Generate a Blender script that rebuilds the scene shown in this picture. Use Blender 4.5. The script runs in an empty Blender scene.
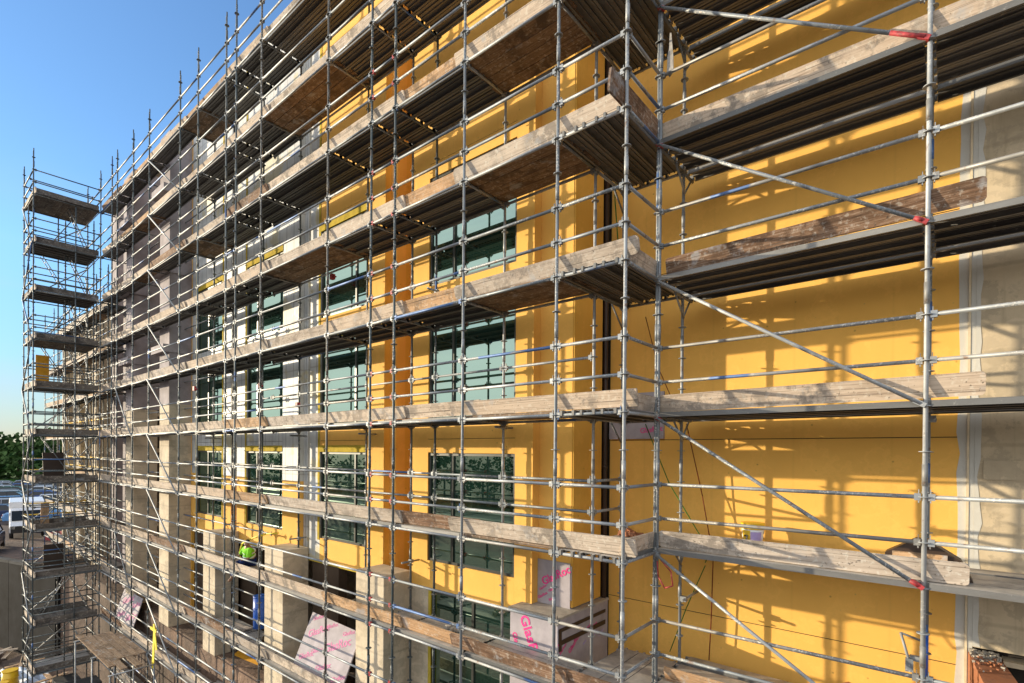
import bpy, math, random
from mathutils import Vector, Matrix
random.seed(7)
R_ = math.radians
SC = bpy.context.scene
COL = SC.collection

# ------------------------------------------------------------------ camera
CAMZ = 11.5
yaw, pitch, roll = R_(39.668), R_(0.302), R_(0.446)
fpx, cyp = 523.86, 454.87
Fv = Vector((-math.sin(yaw)*math.cos(pitch), math.cos(yaw)*math.cos(pitch), -math.sin(pitch)))
r0v = Vector((math.cos(yaw), math.sin(yaw), 0)); u0v = r0v.cross(Fv)
Rv = r0v*math.cos(roll) + u0v*math.sin(roll)
Uv = -r0v*math.sin(roll) + u0v*math.cos(roll)
cam = bpy.data.cameras.new('camera'); camo = bpy.data.objects.new('camera', cam); COL.objects.link(camo)
m = Matrix.Identity(4)
for i in range(3):
    m[i][0] = Rv[i]; m[i][1] = Uv[i]; m[i][2] = -Fv[i]
m.translation = Vector((0, 0, CAMZ)); camo.matrix_world = m
cam.sensor_width = 36; cam.lens = fpx/1024*36
cam.shift_y = (cyp-341.5)/1024
cam.clip_start = 0.05; cam.clip_end = 6000
SC.camera = camo

# ------------------------------------------------------------------ sun and sky
SUN = Vector((1.95, 1.0, -0.34)).normalized()          # the way the light travels
el = math.asin(-SUN.z); az = math.atan2(-SUN.x, -SUN.y)
sl = bpy.data.lights.new('sun', 'SUN'); sl.energy = 3.6; sl.angle = R_(0.5); sl.color = (1.0, 0.85, 0.62)
so = bpy.data.objects.new('sun', sl); COL.objects.link(so)
so.rotation_euler = (-SUN).to_track_quat('Z', 'Y').to_euler(); so.location = (-60, -30, 40)
W = bpy.data.worlds.new("World"); SC.world = W; W.use_nodes = True
wn, wl = W.node_tree.nodes, W.node_tree.links
bg = wn['Background']; bg.inputs[1].default_value = 0.15
sky = wn.new('ShaderNodeTexSky'); sky.sky_type = 'NISHITA'; sky.sun_disc = False
sky.sun_elevation = el; sky.sun_rotation = az % (2*math.pi)
sky.air_density = 1.0; sky.dust_density = 0.1; sky.ozone_density = 3.0
tc = wn.new('ShaderNodeTexCoord'); mp = wn.new('ShaderNodeMapping'); mp.inputs['Scale'].default_value = (1.2, 1.2, 5)
nz = wn.new('ShaderNodeTexNoise'); nz.inputs['Scale'].default_value = 2.2; nz.inputs['Detail'].default_value = 6
rp = wn.new('ShaderNodeValToRGB'); rp.color_ramp.elements[0].position = 0.46; rp.color_ramp.elements[1].position = 0.75
sp = wn.new('ShaderNodeSeparateXYZ'); hr = wn.new('ShaderNodeMapRange')
hr.inputs['From Min'].default_value = 0.0; hr.inputs['From Max'].default_value = 0.42
hr.inputs['To Min'].default_value = 0.6; hr.inputs['To Max'].default_value = 0.0
mu = wn.new('ShaderNodeMath'); mu.operation = 'MULTIPLY'
mx = wn.new('ShaderNodeMixRGB'); mx.inputs[2].default_value = (2.2, 2.5, 2.8, 1)
wl.new(tc.outputs['Generated'], mp.inputs[0]); wl.new(mp.outputs[0], nz.inputs['Vector']); wl.new(nz.outputs[0], rp.inputs[0])
wl.new(tc.outputs['Generated'], sp.inputs[0]); wl.new(sp.outputs[2], hr.inputs[0])
wl.new(rp.outputs[0], mu.inputs[0]); wl.new(hr.outputs[0], mu.inputs[1])
wl.new(mu.outputs[0], mx.inputs[0]); sr = wn.new('ShaderNodeValToRGB'); se = sr.color_ramp.elements
se[0].position = 0.0; se[0].color = (.36, .385, .47, 1); se[1].position = .6; se[1].color = (.98, 1.02, 1.10, 1)
e2 = se.new(.28); e2.color = (.86, .94, 1.0, 1)
ml = wn.new('ShaderNodeMixRGB'); ml.blend_type = 'MULTIPLY'; ml.inputs[0].default_value = 1
wl.new(sp.outputs[2], sr.inputs[0]); wl.new(sky.outputs[0], ml.inputs[1]); wl.new(sr.outputs[0], ml.inputs[2]); cl_ = wn.new('ShaderNodeMixRGB'); cl_.blend_type = 'DARKEN'; cl_.inputs[0].default_value = 1; cl_.inputs[2].default_value = (5.0, 5.4, 5.6, 1)
wl.new(ml.outputs[0], cl_.inputs[1]); wl.new(cl_.outputs[0], mx.inputs[1]); hz = wn.new('ShaderNodeMapRange'); hz.interpolation_type = 'SMOOTHSTEP'          # thin haze added out of view, facing the facade, to lift the ambient light
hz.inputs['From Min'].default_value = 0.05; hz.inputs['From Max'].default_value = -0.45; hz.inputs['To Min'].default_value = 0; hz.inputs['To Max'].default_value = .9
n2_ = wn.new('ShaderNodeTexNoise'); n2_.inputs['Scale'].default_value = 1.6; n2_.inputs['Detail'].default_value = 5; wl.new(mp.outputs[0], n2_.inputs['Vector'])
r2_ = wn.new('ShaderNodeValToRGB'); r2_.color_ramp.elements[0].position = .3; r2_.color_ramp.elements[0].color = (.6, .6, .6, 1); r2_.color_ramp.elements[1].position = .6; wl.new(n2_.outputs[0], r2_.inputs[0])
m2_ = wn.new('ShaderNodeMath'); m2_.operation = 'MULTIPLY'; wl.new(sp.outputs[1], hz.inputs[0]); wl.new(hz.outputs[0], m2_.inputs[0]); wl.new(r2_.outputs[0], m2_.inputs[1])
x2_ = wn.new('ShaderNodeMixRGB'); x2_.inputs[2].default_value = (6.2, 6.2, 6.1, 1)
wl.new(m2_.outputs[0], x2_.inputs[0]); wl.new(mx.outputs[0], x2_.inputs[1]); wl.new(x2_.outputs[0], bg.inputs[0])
SC.view_settings.view_transform = 'Standard'; SC.view_settings.look = 'None'
SC.view_settings.gamma = 1; SC.view_settings.exposure = 1.02
SC.cycles.max_bounces = 9; SC.cycles.diffuse_bounces = 6

# ------------------------------------------------------------------ materials
def newmat(name):
    mt = bpy.data.materials.new(name); mt.use_nodes = True
    return mt, mt.node_tree.nodes, mt.node_tree.links, mt.node_tree.nodes['Principled BSDF']
def attr(n, name):
    a = n.new('ShaderNodeAttribute'); a.attribute_name = name; return a
def noise(n, l, vec, scale, detail=4, rough=.55, stretch=None):
    t = n.new('ShaderNodeTexNoise'); t.inputs['Scale'].default_value = scale
    t.inputs['Detail'].default_value = detail; t.inputs['Roughness'].default_value = rough
    if stretch:
        mpn = n.new('ShaderNodeMapping'); mpn.inputs['Scale'].default_value = stretch
        l.new(vec, mpn.inputs[0]); vec = mpn.outputs[0]
    l.new(vec, t.inputs['Vector']); return t.outputs[0]
def ramp(n, l, fac, stops):
    r = n.new('ShaderNodeValToRGB'); e = r.color_ramp.elements
    while len(e) < len(stops): e.new(0.5)
    for k, (p, c) in enumerate(stops):
        e[k].position = p; e[k].color = (c, c, c, 1) if isinstance(c, (int, float)) else (*c, 1)
    l.new(fac, r.inputs[0]); return r.outputs[0]
def mix(n, l, fac, a, b, mode='MIX'):
    x = n.new('ShaderNodeMixRGB'); x.blend_type = mode
    for sock, val in ((x.inputs[0], fac), (x.inputs[1], a), (x.inputs[2], b)):
        if isinstance(val, (int, float)): sock.default_value = val
        elif isinstance(val, tuple): sock.default_value = (*val, 1)
        else: l.new(val, sock)
    return x.outputs[0]
def bump(n, l, h, strength, dist, bsdf):
    b = n.new('ShaderNodeBump'); b.inputs['Strength'].default_value = strength; b.inputs['Distance'].default_value = dist
    l.new(h, b.inputs['Height']); l.new(b.outputs[0], bsdf.inputs['Normal'])

def steel_tube(nm='galvanised tube', stops=None):
    mt, n, l, b = newmat(nm)
    loc = attr(n, 'loc').outputs['Vector']; tone = attr(n, 'tone').outputs['Fac']
    base = ramp(n, l, tone, stops or [(0, (.15, .18, .205)), (.45, (.26, .285, .31)), (.8, (.40, .42, .43)), (1, (.24, .23, .21))])
    n1 = noise(n, l, loc, 3.0, 5, .6)
    c = mix(n, l, ramp(n, l, n1, [(.35, 0), (.7, .55)]), base, (.11, .11, .105))
    n2 = noise(n, l, loc, 38, 3, .6)                                 # cement splashes
    n2b = noise(n, l, loc, 1.3, 2)
    sp_ = mix(n, l, 1.0, ramp(n, l, n2, [(.55, 0), (.62, 1)]), ramp(n, l, n2b, [(.45, .0), (.62, .9)]), 'MULTIPLY')
    c = mix(n, l, sp_, c, (.60, .58, .53))
    n3 = noise(n, l, loc, .55, 1)                                    # blue paint marks here and there
    c = mix(n, l, ramp(n, l, n3, [(.70, 0), (.71, .85)]), c, (.05, .13, .33))
    n4 = noise(n, l, loc, 9, 4); c = mix(n, l, ramp(n, l, n4, [(.62, 0), (.72, .75)]), c, (.15, .075, .04))
    l.new(c, b.inputs['Base Color']); b.inputs['Metallic'].default_value = .3
    l.new(ramp(n, l, n1, [(.3, .46), (.7, .68)]), b.inputs['Roughness'])
    bump(n, l, n2, .25, .004, b); return mt
def steel_plank():
    mt, n, l, b = newmat('steel deck plank')
    loc = attr(n, 'loc').outputs['Vector']; tone = attr(n, 'tone').outputs['Fac']
    base = ramp(n, l, tone, [(0, (.11, .115, .115)), (.6, (.18, .18, .175)), (1, (.25, .245, .23))])
    n1 = noise(n, l, loc, 2.2, 6, .65, (.6, 3, 3))
    c = mix(n, l, ramp(n, l, n1, [(.4, 0), (.68, .5)]), base, (.09, .08, .07))
    n2 = noise(n, l, loc, 22, 4, .6); c = mix(n, l, ramp(n, l, n2, [(.64, 0), (.72, .5)]), c, (.40, .38, .35))
    gm = n.new('ShaderNodeNewGeometry'); sx = n.new('ShaderNodeSeparateXYZ'); l.new(gm.outputs['Normal'], sx.inputs[0])
    dust = mix(n, l, 1.0, ramp(n, l, sx.outputs[2], [(.5, 0), (.8, 1)]), ramp(n, l, noise(n, l, loc, 4, 6, .7), [(.35, .35), (.6, .95)]), 'MULTIPLY')
    c = mix(n, l, dust, c, (.46, .43, .39))                              # cement dust lies on the upward faces
    l.new(c, b.inputs['Base Color']); b.inputs['Metallic'].default_value = .25; b.inputs['Roughness'].default_value = .6
    bump(n, l, n2, .3, .004, b); return mt
def wood(name, pale, mid, dark, splash=.8):
    mt, n, l, b = newmat(name)
    loc = attr(n, 'loc').outputs['Vector']; tone = attr(n, 'tone').outputs['Fac']
    g = noise(n, l, loc, 5, 8, .7, (.35, 9, 9))
    c = ramp(n, l, g, [(.3, dark), (.5, mid), (.72, pale)])
    c = mix(n, l, ramp(n, l, tone, [(0, .0), (1, .38)]), c, mid)
    st = noise(n, l, loc, 1.1, 5, .7, (.8, 3, 3))                    # broad stains
    c = mix(n, l, ramp(n, l, st, [(.56, 0), (.72, .75)]), c, dark)
    fl = noise(n, l, loc, 16, 5, .65)                                # cement splashes
    c = mix(n, l, ramp(n, l, fl, [(.55, 0), (.63, splash)]), c, (.58, .55, .49))
    sk = noise(n, l, loc, 24, 3); c = mix(n, l, ramp(n, l, sk, [(.64, 0), (.70, .75)]), c, (.07, .06, .05))
    tv = n.new('ShaderNodeMath'); tv.operation = 'MULTIPLY'; tv.inputs[1].default_value = 7.31; l.new(tone, tv.inputs[0])
    tf = n.new('ShaderNodeMath'); tf.operation = 'FRACT'; l.new(tv.outputs[0], tf.inputs[0])
    c = mix(n, l, 1.0, c, ramp(n, l, tf.outputs[0], [(0, (.84, .82, .80)), (.3, (1.1, 1.07, 1.02)), (.55, (1.0, .92, .83)), (.8, (1.15, 1.11, 1.05)), (1, (.92, .92, .93))]), 'MULTIPLY')
    bl = noise(n, l, loc, 3.1, 5, .75); bm = noise(n, l, loc, .8, 2)
    k = mix(n, l, 1.0, ramp(n, l, bl, [(.48, 0), (.56, 1)]), ramp(n, l, bm, [(.42, 0), (.54, .8)]), 'MULTIPLY')
    c = mix(n, l, k, c, tuple(x*.42 for x in mid))                      # grimy blotches
    c = mix(n, l, ramp(n, l, noise(n, l, loc, 2.3, 4, .7), [(.58, 0), (.68, .6)]), c, (.36, .37, .38))
    kk = noise(n, l, loc, 1.0, 1, .5, (.12, 26, 26)); c = mix(n, l, ramp(n, l, kk, [(.62, 0), (.645, .8), (.67, 0)]), c, (.06, .045, .035))
    l.new(c, b.inputs['Base Color']); b.inputs['Specular IOR Level'].default_value = .2; b.inputs['Roughness'].default_value = .85
    bump(n, l, g, .45, .006, b); return mt
def plain(name, col, rough=.7, metal=0.0, var=.18, scale=6, bumpd=0.0, spec=None):
    mt, n, l, b = newmat(name)
    tcn = n.new('ShaderNodeTexCoord'); nn = noise(n, l, tcn.outputs['Object'], scale, 5, .6)
    dk = tuple(x*(1-var) for x in col); lt = tuple(min(1, x*(1+var*.6)) for x in col)
    l.new(ramp(n, l, nn, [(.3, dk), (.7, lt)]), b.inputs['Base Color'])
    b.inputs['Roughness'].default_value = rough; b.inputs['Metallic'].default_value = metal
    if rough > .65: b.inputs['Specular IOR Level'].default_value = .12
    if bumpd: bump(n, l, nn, .4, bumpd, b)
    return mt
def render_coat(name, col, dirt=(.45, .30, .10)):
    mt, n, l, b = newmat(name)
    o = n.new('ShaderNodeTexCoord').outputs['Object']
    a = noise(n, l, o, .9, 5, .6, (1, 1, .6)); f = noise(n, l, o, 240, 2, .7); v = noise(n, l, o, 3.2, 5, .65, (3, 3, .5))
    c = mix(n, l, ramp(n, l, a, [(.35, 0), (.7, 1)]), col, tuple(x*.9 for x in col))
    c = mix(n, l, ramp(n, l, v, [(.6, 0), (.8, .35)]), c, tuple(x*.74 for x in col))
    s = noise(n, l, o, 14, 3, .6); c = mix(n, l, ramp(n, l, s, [(.72, 0), (.77, .6)]), c, dirt)
    sep = n.new('ShaderNodeSeparateXYZ'); l.new(o, sep.inputs[0])
    md = n.new('ShaderNodeMath'); md.operation = 'PINGPONG'; md.inputs[1].default_value = .61; l.new(sep.outputs[0], md.inputs[0])
    jt = ramp(n, l, md.outputs[0], [(0, .35), (.010, .15), (.03, 0)])           # board joints ghosting through
    c = mix(n, l, jt, c, tuple(x*.80 for x in col))
    pt = noise(n, l, o, 1.7, 6, .7); c = mix(n, l, ramp(n, l, pt, [(.52, 0), (.56, .30), (.60, .05)]), c, tuple(min(1, x*1.12+.02) for x in col))
    vo = n.new('ShaderNodeTexVoronoi'); vo.inputs['Scale'].default_value = 3.3; l.new(o, vo.inputs['Vector'])
    c = mix(n, l, ramp(n, l, vo.outputs['Distance'], [(.035, .75), (.06, 0)]), c, tuple(x*.5 for x in col))   # fixings
    l.new(c, b.inputs['Base Color']); b.inputs['Roughness'].default_value = .9
    sm_ = mix(n, l, .5, f, noise(n, l, o, 22, 4, .7)); bump(n, l, sm_, .45, .005, b); return mt
def concrete(name, col, streak=.35):
    mt, n, l, b = newmat(name)
    o = n.new('ShaderNodeTexCoord').outputs['Object']
    a = noise(n, l, o, 1.4, 7, .65); v = noise(n, l, o, 2.5, 5, .6, (4, 4, .35)); p = noise(n, l, o, 45, 3, .6)
    c = ramp(n, l, a, [(.3, tuple(x*.78 for x in col)), (.5, col), (.75, tuple(min(1, x*1.18) for x in col))])
    c = mix(n, l, ramp(n, l, v, [(.55, 0), (.8, streak)]), c, tuple(x*.5 for x in col))
    c = mix(n, l, ramp(n, l, p, [(.68, 0), (.75, .5)]), c, tuple(x*.45 for x in col))
    pa = noise(n, l, o, 2.6, 7, .75); c = mix(n, l, ramp(n, l, pa, [(.50, 0), (.53, .55), (.75, .35)]), c, tuple(x*.62+.03 for x in col))
    pb = noise(n, l, o, .8, 3, .6, (1, 1, 2.2)); c = mix(n, l, ramp(n, l, pb, [(.52, 0), (.54, .4)]), c, tuple(min(1, x*1.15+.03) for x in col))
    wv = n.new('ShaderNodeTexWave'); wv.wave_type = 'BANDS'; wv.bands_direction = 'Z'; wv.inputs['Scale'].default_value = .42
    wv.inputs['Distortion'].default_value = .3; l.new(o, wv.inputs['Vector'])
    c = mix(n, l, ramp(n, l, wv.outputs['Fac'], [(.0, .35), (.02, 0)]), c, tuple(x*.5 for x in col))
    l.new(c, b.inputs['Base Color']); b.inputs['Specular IOR Level'].default_value = .2; b.inputs['Roughness'].default_value = .88
    bump(n, l, pa, .5, .02, b); return mt
def glass():
    mt, n, l, b = newmat('tinted window glass')
    out = n['Material Output']; n.remove(b)
    gl = n.new('ShaderNodeBsdfGlossy'); gl.inputs['Color'].default_value = (.45, .60, .51, 1); gl.inputs['Roughness'].default_value = 0.0
    df = n.new('ShaderNodeBsdfPrincipled'); df.inputs['Base Color'].default_value = (.012, .035, .028, 1); df.inputs['Roughness'].default_value = .9; df.inputs['Specular IOR Level'].default_value = 0
    o = n.new('ShaderNodeTexCoord').outputs['Object']; nn = noise(n, l, o, 1.1, 1, .3)
    bp = n.new('ShaderNodeBump'); bp.inputs['Strength'].default_value = .004; bp.inputs['Distance'].default_value = .02
    ms = n.new('ShaderNodeMixShader'); ms.inputs[0].default_value = .52
    l.new(df.outputs[0], ms.inputs[1]); l.new(gl.outputs[0], ms.inputs[2]); l.new(ms.outputs[0], out.inputs[0]); return mt
def boarding():
    mt, n, l, b = newmat('pale sheathing board')
    o = n.new('ShaderNodeTexCoord').outputs['Object']
    a = noise(n, l, o, 2.2, 5, .6, (1, 1, .5))
    c = ramp(n, l, a, [(.3, (.44, .46, .47)), (.7, (.60, .60, .57))])
    sep = n.new('ShaderNodeSeparateXYZ'); l.new(o, sep.inputs[0])
    md = n.new('ShaderNodeMath'); md.operation = 'PINGPONG'; md.inputs[1].default_value = .21; l.new(sep.outputs[0], md.inputs[0])
    c = mix(n, l, ramp(n, l, md.outputs[0], [(0, .7), (.016, .5), (.03, 0)]), c, (.20, .20, .20))
    mz = n.new('ShaderNodeMath'); mz.operation = 'PINGPONG'; mz.inputs[1].default_value = .74; l.new(sep.outputs[2], mz.inputs[0])
    c = mix(n, l, ramp(n, l, mz.outputs[0], [(0, .6), (.016, .4), (.03, 0)]), c, (.28, .26, .24))
    st = noise(n, l, o, 1.6, 4, .6, (2.5, 2.5, .4)); c = mix(n, l, ramp(n, l, st, [(.5, 0), (.7, .5)]), c, (.33, .35, .38))
    ys = noise(n, l, o, .9, 3, .6); c = mix(n, l, ramp(n, l, ys, [(.58, 0), (.62, .6)]), c, (.50, .42, .20))
    l.new(c, b.inputs['Base Color']); b.inputs['Roughness'].default_value = .6; return mt
def ground_mat():
    mt, n, l, b = newmat('churned site earth')
    o = n.new('ShaderNodeTexCoord').outputs['Object']
    a = noise(n, l, o, .18, 8, .65); f = noise(n, l, o, 2.5, 6, .7)
    c = ramp(n, l, a, [(.3, (.09, .075, .06)), (.5, (.18, .13, .10)), (.66, (.26, .17, .12)), (.8, (.27, .23, .19))])
    c = mix(n, l, ramp(n, l, f, [(.4, 0), (.7, .6)]), c, (.06, .05, .045))
    l.new(c, b.inputs['Base Color']); b.inputs['Specular IOR Level'].default_value = .2; b.inputs['Roughness'].default_value = .95; bump(n, l, f, .7, .15, b); return mt
M = dict(
    tube=steel_tube(), tube_dark=steel_tube('dark teal tube', [(0, (.05, .075, .085)), (.45, (.085, .115, .13)), (.8, (.15, .175, .18)), (1, (.10, .095, .085))]), plank=steel_plank(),  # second tube: darker teal copy of the same steel, for the far left
    wood=wood('weathered timber board', (.63, .55, .46), (.50, .43, .36), (.24, .19, .15)),
    wood_shade=wood('shade toned edge board', (.24, .22, .20), (.16, .145, .13), (.07, .06, .055), .4),  # board tone darkened to hold the shade of the tower's right side
    wood_raw=wood('rough orange timber', (.64, .47, .32), (.48, .32, .19), (.12, .06, .03), .5),
    wood_dark=wood('rotten dark timber', (.50, .40, .31), (.22, .13, .08), (.05, .03, .02), .4),
    wood_under=wood('brown scaffold plank', (.33, .24, .16), (.22, .155, .105), (.10, .065, .045), .4),
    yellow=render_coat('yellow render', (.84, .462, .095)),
    yellow_bounce=render_coat('yellow render in bounce light', (.78, .43, .07)),  # orange of bounced light on side faces put into the colour
    grey_coat=render_coat('grey base coat', (.56, .54, .48), (.3, .3, .29)),
    cream=plain('cream corner bead', (.68, .56, .38), .7),
    conc=concrete('tan concrete', (.56, .475, .35)), conc_grey=concrete('shade toned grey concrete', (.042, .042, .042), .5),  # conc_grey darkened for the shade over the retaining wall
    conc_wall=concrete('stained concrete wall', (.52, .42, .28), .6),
    board=boarding(), lavdark=plain('lilac grey wrapped board', (.34, .305, .315), .8, 0, .3, 2), lav=plain('white glass faced board', (.40, .365, .385), .75, 0, .22, 3),
    mustard=plain('mustard insulation', (.50, .37, .05), .9, 0, .3, 5),
    glass=glass(), frame=plain('bronze window frame', (.065, .068, .06), .4, .5),
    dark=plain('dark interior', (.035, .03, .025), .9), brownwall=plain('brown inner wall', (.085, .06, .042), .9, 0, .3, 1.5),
    pink=plain('magenta print', (.72, .035, .24), .6, 0, .05), violet=plain('lilac print', (.42, .33, .62), .6, 0, .05),
    red=plain('red paint', (.36, .035, .04), .6, 0, .6, 25), blue=plain('blue plastic', (.02, .10, .45), .4),
    orange=plain('orange yellow sheet', (.62, .30, .03), .7), ytape=plain('yellow webbing', (.75, .60, .03), .6),
    green_rope=plain('green rope', (.05, .16, .03), .8), red_rope=plain('red brown rope', (.16, .03, .015), .8),
    black=plain('black rubber', (.02, .02, .022), .6), pipe=plain('dark brown pipe', (.045, .025, .015), .5),
    rust=concrete('rusty mortar', (.34, .14, .07), .6), mortar=concrete('mortar lumps', (.42, .38, .32), .3),
    earth=ground_mat(), asphalt=plain('car park tarmac', (.12, .095, .085), .9, 0, .3, .3),
    grass=plain('grass field', (.05, .15, .012), .95, 0, .4, .3),
    leaf=plain('leaves', (.075, .13, .04), .9, 0, .4, .25), bark=plain('bark', (.09, .065, .045), .9),
    lime=plain('lime hi vis cloth', (.22, .62, .03), .8), navy=plain('navy trousers', (.015, .03, .12), .85),
    skin=plain('skin', (.28, .15, .09), .6), hair=plain('dark hair', (.02, .014, .01), .8),
    white=plain('white paint', (.75, .76, .78), .35, 0, .06), tarp=plain('pale blue tarpaulin', (.42, .50, .62), .6, 0, .3, 3),
    darkwall=plain('shade toned concrete', (.017, .017, .018), .9, 0, .6, 1.2), ragcloth=plain('grey rag cloth', (.36, .34, .31), .9, 0, .4, 20), fade=plain('faded magenta print', (.66, .22, .40), .7, 0, .3, 8),  # darkwall: shade over the retaining wall put into a near black base colour
    ybright=plain('yellow plastic', (.75, .48, .02), .4), lamp=plain('headlamp', (.8, .8, .78), .15),
)
CARCOL = {}
def carpaint(nm, c):
    if nm not in CARCOL:
        mt, n, l, b = newmat(nm + ' car paint'); b.inputs['Base Color'].default_value = (*c, 1)
        b.inputs['Metallic'].default_value = .1; b.inputs['Roughness'].default_value = .35; b.inputs['Coat Weight'].default_value = .4
        CARCOL[nm] = mt
    return CARCOL[nm]
autoglass = plain('vehicle glass', (.015, .018, .02), .06)

# ------------------------------------------------------------------ geometry helper
class G:
    def __init__(s): s.v = []; s.f = []; s.m = []; s.t = []; s.l = []; s.s = []
    def _add(s, vs, locs, tone, fs, mi, smooth):
        o = len(s.v); s.v += vs; s.l += locs; s.t += [tone]*len(vs)
        for k, fc in enumerate(fs):
            s.f.append(tuple(o+i for i in fc)); s.m.append(mi); s.s.append(smooth[k] if isinstance(smooth, list) else smooth)
    def box(s, x0, x1, y0, y1, z0, z1, mi=0, tone=None):
        return s.obox(Vector(((x0+x1)/2, (y0+y1)/2, (z0+z1)/2)), (x1-x0, y1-y0, z1-z0), None, mi, tone)
    def obox(s, c, size, ax=None, mi=0, tone=None, taper=1.0):
        tone = random.random() if tone is None else tone
        c = Vector(c); X, Y, Z = ax if ax else (Vector((1, 0, 0)), Vector((0, 1, 0)), Vector((0, 0, 1)))
        vs, ls = [], []
        off = Vector((tone*31.7, tone*17.3, tone*7.7))
        for k in (-.5, .5):
            for j in (-.5, .5):
                for i in (-.5, .5):
                    t = taper if k > 0 else 1
                    a, b_, d = i*size[0]*t, j*size[1]*t, k*size[2]
                    vs.append(c + X*a + Y*b_ + Z*d); ls.append(Vector((a, b_, d))+off)
        s._add(vs, ls, tone, [(0, 2, 3, 1), (4, 5, 7, 6), (0, 1, 5, 4), (2, 6, 7, 3), (0, 4, 6, 2), (1, 3, 7, 5)], mi, False)
        return s
    def tube(s, p0, p1, r, n=10, mi=0, tone=None, r1=None, cap=True):
        tone = random.random() if tone is None else tone
        p0, p1 = Vector(p0), Vector(p1); d = p1-p0; L = d.length
        if L < 1e-6: return s
        d /= L; a = d.orthogonal().normalized() if abs(d.z) < .99 else Vector((1, 0, 0)); b_ = d.cross(a).normalized(); a = b_.cross(d)
        r1 = r if r1 is None else r1; vs, ls = [], []; off = Vector((tone*31.7, tone*17.3, tone*7.7))
        for (p, rr, h) in ((p0, r, 0), (p1, r1, L)):
            for k in range(n):
                an = 2*math.pi*k/n; ca, sa = math.cos(an)*rr, math.sin(an)*rr
                vs.append(p + a*ca + b_*sa); ls.append(Vector((h, ca, sa))+off)
        fs = [(k, (k+1) % n, n+(k+1) % n, n+k) for k in range(n)]; sm = [True]*n
        if cap: fs += [tuple(range(n-1, -1, -1)), tuple(range(n, 2*n))]; sm += [False, False]
        s._add(vs, ls, tone, fs, mi, sm); return s
    def path(s, pts, r, n=6, mi=0, tone=.5):
        for a, b_ in zip(pts[:-1], pts[1:]): s.tube(a, b_, r, n, mi, tone)
        return s
    def prism(s, pts, o, ex, ey, ez, th, mi=0, tone=None):
        """polygon pts in the (ex, ey) plane from o, extruded th along ez"""
        tone = random.random() if tone is None else tone; n = len(pts); vs, ls = [], []; off = Vector((tone*31.7, tone*17.3, tone*7.7))
        for h in (0, th):
            for (a, b_) in pts: vs.append(Vector(o)+ex*a+ey*b_+ez*h); ls.append(Vector((a, h, b_))+off)
        fs = [tuple(range(n-1, -1, -1)), tuple(range(n, 2*n))]+[(k, (k+1) % n, n+(k+1) % n, n+k) for k in range(n)]
        s._add(vs, ls, tone, fs, mi, False); return s
    def merge(s, g, mi_off=0):
        o = len(s.v); s.v += g.v; s.l += g.l; s.t += g.t; s.s += g.s
        s.f += [tuple(o+i for i in fc) for fc in g.f]; s.m += [a+mi_off for a in g.m]; return s
    def build(s, name, mats, parent=None, label=None, bevel=0, kind=None, fixn=False):
        if not isinstance(mats, (list, tuple)): mats = [mats]
        org = Vector(parent['_o']) if parent is not None and '_o' in parent else Vector((0, 0, 0))
        me = bpy.data.meshes.new(name)
        top = parent is None
        if top:
            zs = min(v.z for v in s.v); org = Vector((sum(v.x for v in s.v)/len(s.v), sum(v.y for v in s.v)/len(s.v), zs))
        me.from_pydata([tuple(v-org) for v in s.v], [], s.f)
        for mt in mats: me.materials.append(mt)
        me.polygons.foreach_set('material_index', s.m); me.polygons.foreach_set('use_smooth', s.s)
        a = me.attributes.new('tone', 'FLOAT', 'POINT'); a.data.foreach_set('value', s.t)
        a = me.attributes.new('loc', 'FLOAT_VECTOR', 'POINT'); a.data.foreach_set('vector', [c for v in s.l for c in v])
        me.update()
        ob = bpy.data.objects.new(name, me); COL.objects.link(ob)
        if top: ob.location = org
        else: ob.parent = parent; ob['_o'] = tuple(org)
        if top: ob['_o'] = tuple(org)
        if bevel:
            md = ob.modifiers.new('bevel', 'BEVEL'); md.width = bevel; md.segments = 2; md.limit_method = 'ANGLE'
        if label: ob['label'] = label
        if kind: ob['kind'] = kind
        return ob
def thing(name, loc, label, cat, group=None):
    o = bpy.data.objects.new(name, None); o.empty_display_size = .2; COL.objects.link(o)
    o.location = loc; o['_o'] = tuple(loc); o['label'] = label; o['category'] = cat
    if group: o['group'] = group
    return o
def tag(o, label, cat, group=None):
    o['label'] = label; o['category'] = cat
    if group: o['group'] = group
    return o
def struct(g, name, mats): o = g.build(name, mats); o['kind'] = 'structure'; return o
def proj(P):
    d = Vector(P)-Vector((0, 0, CAMZ)); z = d.dot(Fv)
    if z < .1: return None
    return 512+fpx*d.dot(Rv)/z, cyp-fpx*d.dot(Uv)/z
def score(g):
    """length on screen inside the frame"""
    if not g.v: return 0
    a, b_ = g.v[0], g.v[-1]; tot = 0; last = None
    for k in range(13):
        q = proj(a.lerp(b_, k/12))
        if q and last and -20 < q[0] < 1044 and -20 < q[1] < 703: tot += math.hypot(q[0]-last[0], q[1]-last[1])
        last = q
    return tot
def lettering(txt, size, o, u, v, mat, parent, bold=.0, name='printed_lettering'):
    c = bpy.data.curves.new('t', 'FONT'); c.body = txt; c.size = size; c.offset = bold*size; c.extrude = .0012
    ob = bpy.data.objects.new('t', c); COL.objects.link(ob); bpy.context.view_layer.update()
    me = bpy.data.meshes.new_from_object(ob.evaluated_get(bpy.context.evaluated_depsgraph_get()))
    bpy.data.objects.remove(ob); bpy.data.curves.remove(c)
    u = Vector(u).normalized(); v = Vector(v).normalized(); w = u.cross(v); org = Vector(parent['_o'])
    for p in me.vertices:
        q = p.co; p.co = Vector(o)+u*q.x+v*q.y+w*(q.z+.004)-org
    me.materials.clear(); me.materials.append(mat)
    r = bpy.data.objects.new(name, me); COL.objects.link(r); r.parent = parent; return r
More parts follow.
